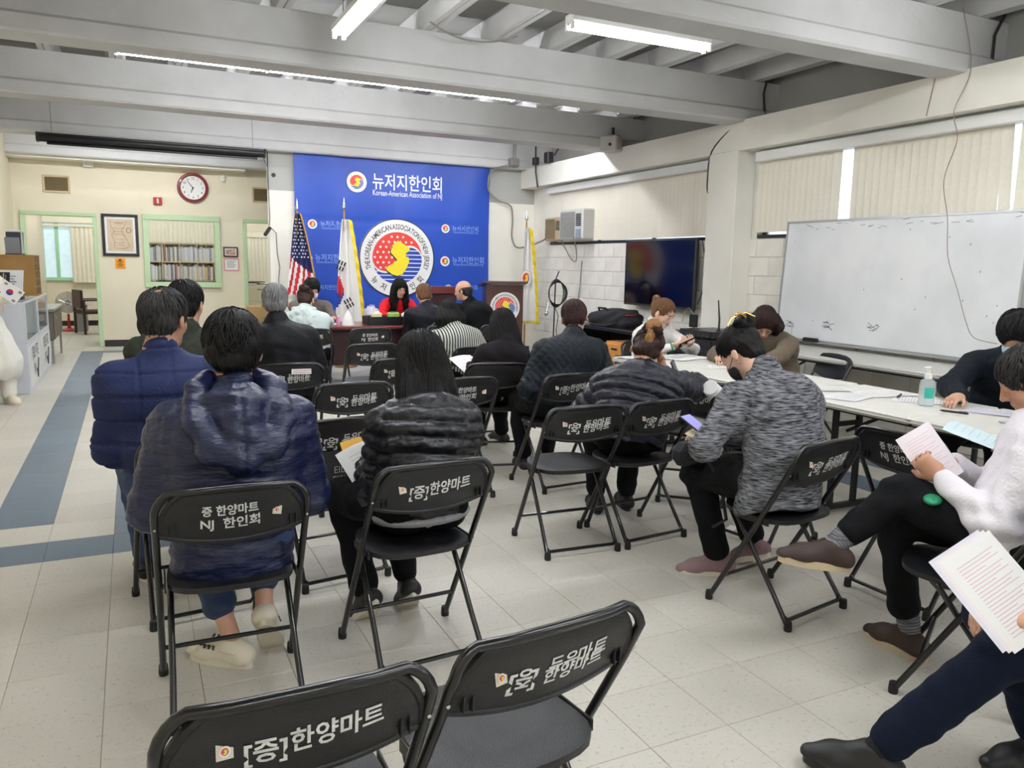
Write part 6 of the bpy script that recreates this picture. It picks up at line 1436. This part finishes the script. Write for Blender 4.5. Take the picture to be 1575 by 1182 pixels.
p14 = person('woman with highlighted hair bun in dark puffer jacket leaning on her hand', (2.44, 3.56), -22, (2.66, 3.72, 1.00), -30, .45, -.25, 'c', 'bun', H_DKBROWN, nv_puff2, blk_t, (shoe_blk, M('sole_dark', (40, 42, 50), .6)),
             hands=[A3(2.50, 3.98, .66), A3(2.775, 3.72, .86)], elbows=[A3(-1, -.2, -.7), A3(1, -.25, -.5)], hdir=[None, A3(-.1, .1, 1)], hpal=[None, A3(-1, 0, 0)], hcurl=(.7, .5), sw=.19, fat=1.16, puffy=.013, cstyle='puffer',
             feet=[A3(2.48, 3.92, .085), A3(2.68, 3.90, .085)], coat_len=.02)
p15 = person('girl with a brown ponytail in a white sweatshirt looking down at her phone', (4.36, 6.02), 186, (4.36, 5.86, 1.065), 197, .50, 0, 'b', 'pony', H_BROWN, cloth('white_sweat', (236, 231, 228), .8), blk_t, (shoe_blk,), face=True, sw=.18, fat=1.02,
             hands=[A3(4.42, 5.56, .80), A3(4.27, 5.58, .79)], elbows=[A3(1, .1, -.6), A3(-1, .1, -.6)], hdir=[A3(-.3, -.7, .3), A3(.3, -.7, .3)], hpal=[A3(-.5, 0, 1), A3(.5, 0, 1)], hcurl=(.8, .8))
p16 = person('woman with wine-tinted wavy hair in a brown jacket bent over the white table', (4.72, 4.80), 112, (4.43, 4.66, 1.065), 140, .85, 0, 'a', 'wavy', H_WINE, cloth('brown_jacket', (104, 92, 78), .85), blk_t, (shoe_blk,), face=True, sw=.20, fat=1.15,
             hands=[A3(4.12, 4.40, .79), A3(4.05, 4.72, .79)], elbows=[A3(.3, -1, -.2), A3(.2, 1, -.3)], arms_fine=False)
p17 = person('woman in a grey marled knit with gold hair claw and black mask, reading her phone', (2.50, 2.50), 12, (2.545, 2.82, 1.085), 22, .78, 0, 'b', 'bun', H_BLACK, MARL, blk_t, (shoe_pink,),
             hands=[A3(2.36, 2.76, .715), A3(2.50, 2.92, .68)], elbows=[A3(-1, -.5, -.6), A3(1, -.3, -.6)], feet=[A3(2.50, 2.84, .085), A3(2.74, 2.86, .12)], knees=[A3(2.40, 2.90, .50), A3(2.64, 2.93, .50)], sw=.185, fat=1.22,
             extra=dict(fd=[A3(-.75, .5, -.05), A3(-.15, .9, -.45)], fu=[A3(0, 0, 1), A3(0, .5, .9)]), face=False, bulge=.07, coat_len=.10, hem=1.08, hcurl=(.9, .7))
p18 = person('man in a white shirt and black trousers, legs crossed, at the right edge', (2.70, 1.66), 34, (2.86, 1.69, 1.10), 42, .5, 0, 'c', 'short', H_SALT, cloth('white_shirt', (232, 228, 234), .6), blk_t, (shoe_br, sole_tan),
             hands=[A3(2.60, 1.80, .735), A3(2.80, 1.90, .75)], elbows=[A3(-.55, -.5, -1), A3(.9, .2, -1)], feet=[A3(2.31, 2.00, .455), A3(2.65, 1.90, .088)], knees=[A3(2.565, 1.93, .65), A3(2.62, 2.00, .52)], sw=.20, fat=1.15, them=.26, socks=M('sock_stripe', (142, 142, 146), .9, bump=.5, bscale=60, stretch=(.1, .1, 4), var=.3, vscale=30, rgb2=(90, 92, 98)),
             extra=dict(fd=[A3(-.85, .5, .12), A3(-.02, 1, 0)], fu=[A3(.1, 0, 1), A3(0, 0, 1)]), hcurl=(.9, .8), hdir=[A3(-.2, .7, .5), A3(-.9, .1, .1)], hpal=[A3(.9, .2, -.2), A3(0, 0, -1)])
p19 = person('dark-haired man with a pale blue mask in a dark navy jacket at the right edge', (4.78, 2.98), 104, (4.47, 2.74, 1.135), 118, .65, 0, 'a', 'messy', H_BLACK, cloth('dark_blazer', (12, 20, 30), .75), blk_t, (shoe_blk,), sw=.205, fat=1.12,
             hands=[A3(3.93, 2.28, .79), A3(4.10, 2.78, .795)], elbows=[A3(.5, -1, -.2), A3(.3, 1, -.3)], hcurl=(.6, .55), hdir=[A3(-1, .1, -.05), A3(-1, -.15, -.1)])
p20 = person('person beyond the white-shirted man, only a hand with a leaflet in view', (3.62, 1.42), 15, (3.62, 1.55, 1.15), 20, .3, 0, 'a', 'short', H_BLACK, cloth('dark_jacket', (40, 40, 46), .8), blk_t, (shoe_blk,), hands=[A3(3.32, 1.93, .765), A3(3.75, 1.8, .80)], hcurl=(.35, .6), hdir=[A3(-.95, .3, .05), None])
p21 = person('person in brown fleece and navy trousers at the bottom right corner', (2.28, .92), 50, (2.36, .92, 1.12), 55, .3, 0, 'a', 'short', H_BLACK, cloth('brown_fleece', (52, 43, 40), .95, bump=.8, bscale=120), navy_t, (shoe_blk, shoe_blk),
             coat_len=.10, hands=[A3(2.05, 1.20, .535), A3(2.16, 1.28, .54)], elbows=[A3(-.1, -.2, -1), A3(.5, .1, -1)], feet=[A3(1.87, 1.41, .10), A3(2.40, 1.25, .085)], knees=[A3(2.10, 1.20, .47), A3(2.22, 1.34, .49)], sw=.21, fat=1.2, extra=dict(fd=[A3(-.62, .72, .05), A3(-.9, .3, 0)]), hcurl=(.9, .8), socks=M('sock_black', (20, 20, 24), .9))

# ---- pieces worn or held
def local(p, v): return tuple(np.asarray(v)-p['org'])
# hair buns in another tone, claw, earring, masks
S = Sdf(); T = p14['T']; S.ell(T(0, -.098, .108), (.052, .046, .046), None, .02).ell(T(0, -.112, .035), (.034, .020, .045), None, .03)
build_sdf(S, 'hair_knot', H_HIGH, p14['t'], p14['org'], .006, (), lambda V: .003*noise(V, 60, 6, 3), 0)
T = p17['T']; g = M('gold', (206, 160, 84), .3, .9)
m_ = MB()
for sx in (-1, 1): m_.tube([local(p17, T(sx*.050, -.05+.0, .118)), local(p17, T(sx*.028, -.085, .138)), local(p17, T(sx*-.025, -.13, .128)), local(p17, T(sx*-.045, -.145, .09))], .0045, 6)
m_.tube([local(p17, T(-.01, -.10, .140)), local(p17, T(.01, -.112, .142)), local(p17, T(.022, -.10, .150))], .008, 6); m_.build('hair_claw', g, p17['t'])
m_ = MB().tube([local(p17, T(-.083, .0+.004*math.cos(a), -.052+.012*math.sin(a))) for a in (0, 1.2, 2.4, 3.6, 4.8)], .002, 5, closed=True); m_.build('earring', chrome, p17['t'])
def mask(p, mat):
    T = p['T']; S = Sdf(); S.ell(T(0, .052, -.062), (.064, .056, .056), np.stack([p['hr'], p['hf'], p['hu']]), .01); S.ell(T(0, .02, -.06), (.060, .062, .07), np.stack([p['hr'], p['hf'], p['hu']]), .006, sub=True); S.plane(T(0, 0, -.022), p['hu'])
    build_sdf(S, 'face_mask', mat, p['t'], p['org'], .006)
    MB().tube([local(p, T(-.055, .07, -.04)), local(p, T(-.08, .02, -.02)), local(p, T(-.084, -.012, -.01))], .0015, 5).tube([local(p, T(.055, .07, -.04)), local(p, T(.08, .02, -.02)), local(p, T(.084, -.012, -.01))], .0015, 5).build('mask_strap', mat, p['t'])
mask(p17, M('mask_black', (22, 22, 24), .8)); mask(p19, M('mask_blue', (176, 208, 226), .8)); mask(p6, M('mask_white', (216, 222, 226), .8))
# glasses of p16
m_ = MB(); T = p16['T']
for sx in (-1, 1): m_.tube([local(p16, T(sx*.032+.021*math.cos(a*PI/6), .102, -.002+.017*math.sin(a*PI/6))) for a in range(12)], .0016, 5, closed=True).tube([local(p16, T(sx*.053, .10, .002)), local(p16, T(sx*.076, .06, .004)), local(p16, T(sx*.082, -.01, .0))], .0014, 5)
m_.build('glasses', M('glasses_brown', (74, 44, 36), .3), p16['t'])
# collars, straps
N = p15['N']; m_ = MB().tube([local(p15, N+.074*math.cos(a*PI/8)*p15['r']+.072*math.sin(a*PI/8)*p15['f']+A3(0, 0, .045-.02*math.sin(a*PI/8))) for a in range(16)], .008, 6, closed=True); m_.build('green_collar', M('collar_green', (58, 150, 108), .8), p15['t'])
for w_, e_ in ((p15['WL'], p15['EL']), (p15['WR'], p15['ER'])):
    d = vnorm(w_-e_); MB().cyl(local(p15, w_-d*.025), local(p15, w_-d*.008), .038, .036, 14).build('green_cuff', M('collar_green', (0, 0, 0)), p15['t'])
q = p8; C, N = q['C'], q['N']; m_ = MB()
pts = [N-q['f']*.04+q['r']*.13+A3(0, 0, -.03), q['sh']-q['f']*.125+q['r']*.10-A3(0, 0, .03), C-q['f']*.182+q['r']*.02, C-q['f']*.18-q['r']*.10-A3(0, 0, .12), q['P']-q['f']*.16-q['r']*.20+A3(0, 0, .12)]
P_ = [Vector(local(q, x)) for x in pts]; V = []
for x in P_: V += [x+Vector((-.018, 0, -.012)), x+Vector((.018, 0, .012)), x+Vector((.018, .006, .012)), x+Vector((-.018, .006, -.012))]
F = []
for i in range(len(P_)-1):
    for j in range(4): F.append((4*i+j, 4*i+(j+1) % 4, 4*i+4+(j+1) % 4, 4*i+4+j))
m_.add(V, F).build('shoulder_strap', M('strap_grey', (120, 122, 124), .6), q['t'])
# grey undershirt edge of p11, black shirt laces etc.
q = p11; hb = q['P']; MB().tube([local(q, hb+q['r']*.165*math.cos(a*PI/9)*1.12+q['f']*.125*math.sin(a*PI/9)+A3(0, 0, -.035)) for a in range(18)], .016, 8, closed=True).build('shirt_hem', cloth('hem_grey', (140, 140, 144)), q['t'])

# phones, papers and bags in hands: things of their own
def phone(label, c, n, upv, mat2):
    n = Vector(n).normalized(); u = (Vector(upv)-n*Vector(upv).dot(n)).normalized(); s = u.cross(n); rot = Matrix((s, -n, u)).transposed()
    t = thing('smartphone', label, 'phone', tuple(c)); MB().rbox((0, 0, 0), (.074, .009, .15), .003, rot=rot).build('case', cable_black, t); MB().box(tuple(rot @ Vector((0, -.0052, 0))), (.068, .0012, .142), rot=rot).build('screen', mat2, t, 0); return t
phone('phone in a black case held at the ear of the woman leaning on her hand', (2.83, 3.66, .865), (.5, -.6, .3), (-.2, 0, 1), M('phone_glass', (30, 44, 54), .1))
phone('lit phone in the lap of the woman in grey marled knit', (2.34, 2.86, .745), (.1, -.5, 1), (-.3, 1, .3), M('phone_lit', (150, 146, 214), .3, emit=.5))
phone('pink-backed phone in both hands of the girl in white', (4.345, 5.50, .825), (-.2, .7, .8), (1, -.2, .5), M('phone_lit2', (200, 200, 216), .3, emit=.3))
def sheet_in_hand(name, label, cat, c, n, upv, w_, h, mat, lines=8, inkm=None, nsh=1):
    n = Vector(n).normalized(); u = (Vector(upv)-n*Vector(upv).dot(n)).normalized(); s = u.cross(n)
    t = thing(name, label, cat, tuple(c))
    for k in range(nsh):
        off = s*(-.012*k)+u*(.008*k)-n*.0022*k
        MB().grid(lambda a, b_: tuple(s*(a-.5)*w_+u*(b_-.5)*h+n*.012*math.sin(a*PI)+off), 6, 6, tuple(n*.0006)).build('sheet', mat if not isinstance(mat, list) else mat[k], t, 60)
    m_ = MB()
    for q_ in range(lines):
        v = .86-.75*q_/max(lines-1, 1); a0, a1 = .12, .12+(.7, .6, .72, .35)[q_ % 4]
        pts = [s*(a-.5)*w_+u*(v-.5+dv)*h+n*(.0025+.012*math.sin(a*PI)) for a, dv in ((a0, 0), (.5, 0), (a1, 0), (a1, .007), (.5, .007), (a0, .007))]
        m_.add(pts, [(0, 1, 4, 5), (1, 2, 3, 4)])
    if lines: m_.build('print', inkm or pr_ink, t, 0)
    return t
sheet_in_hand('envelope', 'yellow envelope held by the woman in the black puffer jacket', 'envelope', (.835, 3.12, .69), (-.1, -.75, .65), (-.15, .3, 1), .17, .13, M('yellow_paper', (238, 186, 70), .6), 0)
sheet_in_hand('form_sheets', 'white forms held in front of the yellow envelope', 'papers', (.835, 3.06, .64), (-.1, -.8, .6), (-.45, .5, 1), .13, .19, paper, 9, None, 3)
sheet_in_hand('form_sheet', 'white form held by the long-haired woman in the dark top', 'paper', (2.33, 5.62, .70), (0, -.4, 1), (-.2, 1, .3), .2, .24, paper, 5)
sheet_in_hand('form_sheet', 'form with pink print in the hands of the man in the white shirt', 'paper', (2.66, 1.90, .79), (-.35, -.85, .45), (-.45, .15, 1), .16, .22, M('paper_pinkish', (238, 230, 234), .7), 16, pr_pink)
sheet_in_hand('leaflet', 'pale blue leaflet in the hand beyond the man in the white shirt', 'leaflet', (3.16, 2.06, .80), (0, -.3, 1), (-.4, 1, .2), .15, .2, M('leaflet_blue', (206, 226, 230), .5), 6, None, 2)
sheet_in_hand('form_sheets', 'large printed forms held by the person in brown fleece at the right edge', 'papers', (2.05, 1.22, .635), (-.25, -.75, .65), (-.35, .35, 1), .2, .27, [M('paper', (0, 0, 0)), M('paper_pinkish', (0, 0, 0)), M('paper_lilac', (0, 0, 0))], 22, pr_pink, 3)
pn = thing('pen', 'dark pen in the writing hand of the man in the white shirt', 'pen', (2.73, 1.90, .775)); MB().tube([(-.06, -.02, -.02), (.05, .02, .04)], .004, 8).build('barrel', cable_black, pn); MB().tube([(-.068, -.023, -.024), (-.06, -.02, -.02)], [.001, .003], 6).build('tip', chrome, pn)
gp = thing('green_pouch', 'small green case resting on the lap of the man in the white shirt', 'case', (2.57, 1.80, .665), .5)
bm = bmesh.new(); bmesh.ops.create_uvsphere(bm, u_segments=20, v_segments=10, radius=1)
for v in bm.verts: v.co = Vector((v.co.x*.09, v.co.y*.035, v.co.z*.018))
me = bpy.data.meshes.new('shell'); bm.to_mesh(me); bm.free(); me.materials.append(M('pouch_green', (30, 138, 96), .45)); me.shade_smooth(); link('shell', me, gp); MB().tube([(.08*math.cos(a*PI/8), .031*math.sin(a*PI/8), .004) for a in range(16)], .0022, 5, closed=True).build('zip', M('dark_green', (0, 0, 0)), gp)
hb = thing('handbag', 'small dark bag with straps on the lap of the woman in grey knit', 'bag', (2.30, 2.86, .615), .3)
MB().rbox((0, 0, 0), (.17, .11, .11), .035).build('bag_body', bfab, hb); MB().tube([(-.02, -.08, .04), (.02, -.17, -.1), (.04, -.2, -.28), (.06, -.12, -.34)], .008).tube([(.05, -.07, .03), (.10, -.15, -.06), (.22, -.22, -.02), (.3, -.25, .04)], .008).build('strap', bfab, hb)
sheet_in_hand('note_sheet', 'cream note on the small dark bag in the knit woman\'s lap', 'paper', (2.36, 2.84, .69), (0, -.3, 1), (-.3, 1, .1), .1, .12, M('cream_note', (232, 222, 186), .7), 4)
wr_ = thing('paper_roll', 'rolled white paper beside the elbow of the woman leaning on her hand', 'paper roll', (3.06, 3.60, .755)); MB().lathe([(.044, -.06), (.047, -.055), (.05, .055), (.046, .06), (.040, .055)], n=20, axis=(.6, .3, -.35)).build('roll', paper, wr_); MB().tube([Vector((.6, .3, -.35)).normalized()*.063+Vector((.02*math.cos(a), 0, .02*math.sin(a))) for a in range(6)], .002, 5).build('inner_turn', paper, wr_)
for o in [c for c in p1['t'].children if c.name.startswith('shoe')]:
    pass
# ---- white-clothed figure at the left edge
wc = cloth('white_costume', (226, 224, 214), .8); q = (-1.38, 9.12)
mn = thing('person', 'figure in loose white costume and white shoes at the left edge', 'person', (q[0], q[1], 0))
S = Sdf(); o3 = A3(q[0], q[1], 0)
S.ell(o3+A3(-.12, 0, 1.58), (.076, .095, .11), None, .02).cone(o3+A3(-.09, 0, 1.5), o3+A3(-.05, 0, 1.38), .05, .055, .03).cone(o3+A3(-.05, 0, 1.34), o3+A3(0, 0, .9), .10, .10, .05, side=A3(1, 0, 0), sq=1.3)
HW = o3+A3(.16, -.18, 1.04)
for sx in (-1, 1):
    S.cone(o3+A3(sx*.09, 0, .88), o3+A3(sx*.09, -.02, .12), .07, .04, .03); e_, w_ = ik(o3+A3(sx*.10, 0, 1.31), HW if sx > 0 else o3+A3(-.12, -.2, .98), .29, .25, A3(sx, .3, -1)); S.cone(o3+A3(sx*.10, 0, 1.31), e_, .042, .036).cone(e_, w_, .034, .024); hand(S, w_, vnorm(w_-e_), A3(0, 0, -1), .9, sx)
build_sdf(S, 'body', skin['b'], mn, o3, .012, [(HW+A3(0, -.05, 0), .1, .0065)])
S = Sdf(); S.cone(o3+A3(-.08, 0, 1.36), o3+A3(0, 0, 1.0), .09, .14, .05, side=A3(1, 0, 0), sq=1.3).cone(o3+A3(0, 0, 1.0), o3+A3(.09, 0, .42), .14, .25, .05, side=A3(1, 0, 0), sq=1.1).plane(o3+A3(0, 0, .26), A3(0, 0, -1))
for sx in (-1, 1): e_, w_ = ik(o3+A3(sx*.10, 0, 1.31), HW if sx > 0 else o3+A3(-.12, -.2, .98), .29, .25, A3(sx, .3, -1)); S.cone(o3+A3(sx*.10, 0, 1.31), e_, .07, .075).cone(e_, w_, .075, .07)
build_sdf(S, 'robe', wc, mn, o3, .012, (), lambda V: .010*np.sin(np.arctan2(V[:, 1]-q[1], V[:, 0]-q[0])*11+2*V[:, 2])*np.clip((1.1-V[:, 2])*1.5, 0, 1)+.005*noise(V, 16, 6, 2))
for sx, y in ((-1, -.12), (1, .05)):
    a_ = o3+A3(sx*.09+.13, y, .09); S = Sdf(); S.cone(a_+A3(0, 0, .02), a_+A3(0, 0, .25), .07, .085, .03); build_sdf(S, 'trouser_cuff', wc, mn, o3, .011, (), lambda V: .004*noise(V, 30, 6, 2))
    S = Sdf(); shoe(S, a_, A3(.5, -.85, 0)); S.plane(a_-A3(0, 0, .078), A3(0, 0, -1)); o = build_sdf(S, 'shoe', shoe_wh, mn, o3, .008); sole(o, a_-o3, A3(.5, -.85, 0), (0, 0, 1), white_sole)
build_sdf(Sdf().ell(o3+A3(-.12, .01, 1.63), (.086, .10, .09), None, .02), 'hair', H_BLACK, mn, o3, .009)
fg = thing('small_flag', 'small paper flag with red and blue disc held by the figure in white', 'flag', (-1.13, 8.93, 1.08))
MB().cyl((0, 0, -.15), (.03, 0, .22), .004, n=6).build('stick', M('stick_yellow', (226, 196, 40), .4), fg)
rot = Matrix.Rotation(R(38), 3, 'Y'); MB().box((.07, -.004, .04), (.20, .002, .15), rot=rot).build('cloth', M('flag_white', (0, 0, 0)), fg, 0)
m_ = MB(); mats = [M('flag_red', (0, 0, 0)), M('flag_blue', (0, 0, 0)), M('flag_black', (0, 0, 0))]
for mi, a0 in ((0, 0), (1, PI)): m_.mi = mi; pts = [rot @ Vector((.03*math.cos(a0+PI*k/10), -.003, .03*math.sin(a0+PI*k/10)))+Vector((.07, -.004, .04)) for k in range(11)]; m_.add(pts, [tuple(range(11))])
m_.mi = 2
for x, z in ((-.07, .05), (.07, .05), (-.07, -.05), (.07, -.05)):
    for k in (-1, 0, 1): m_.box(tuple(rot @ Vector((x, -.003, z+k*.008))+Vector((.07, -.004, .04))), (.03, .001, .004), rot=rot)
m_.build('flag_print', mats, fg, 0)
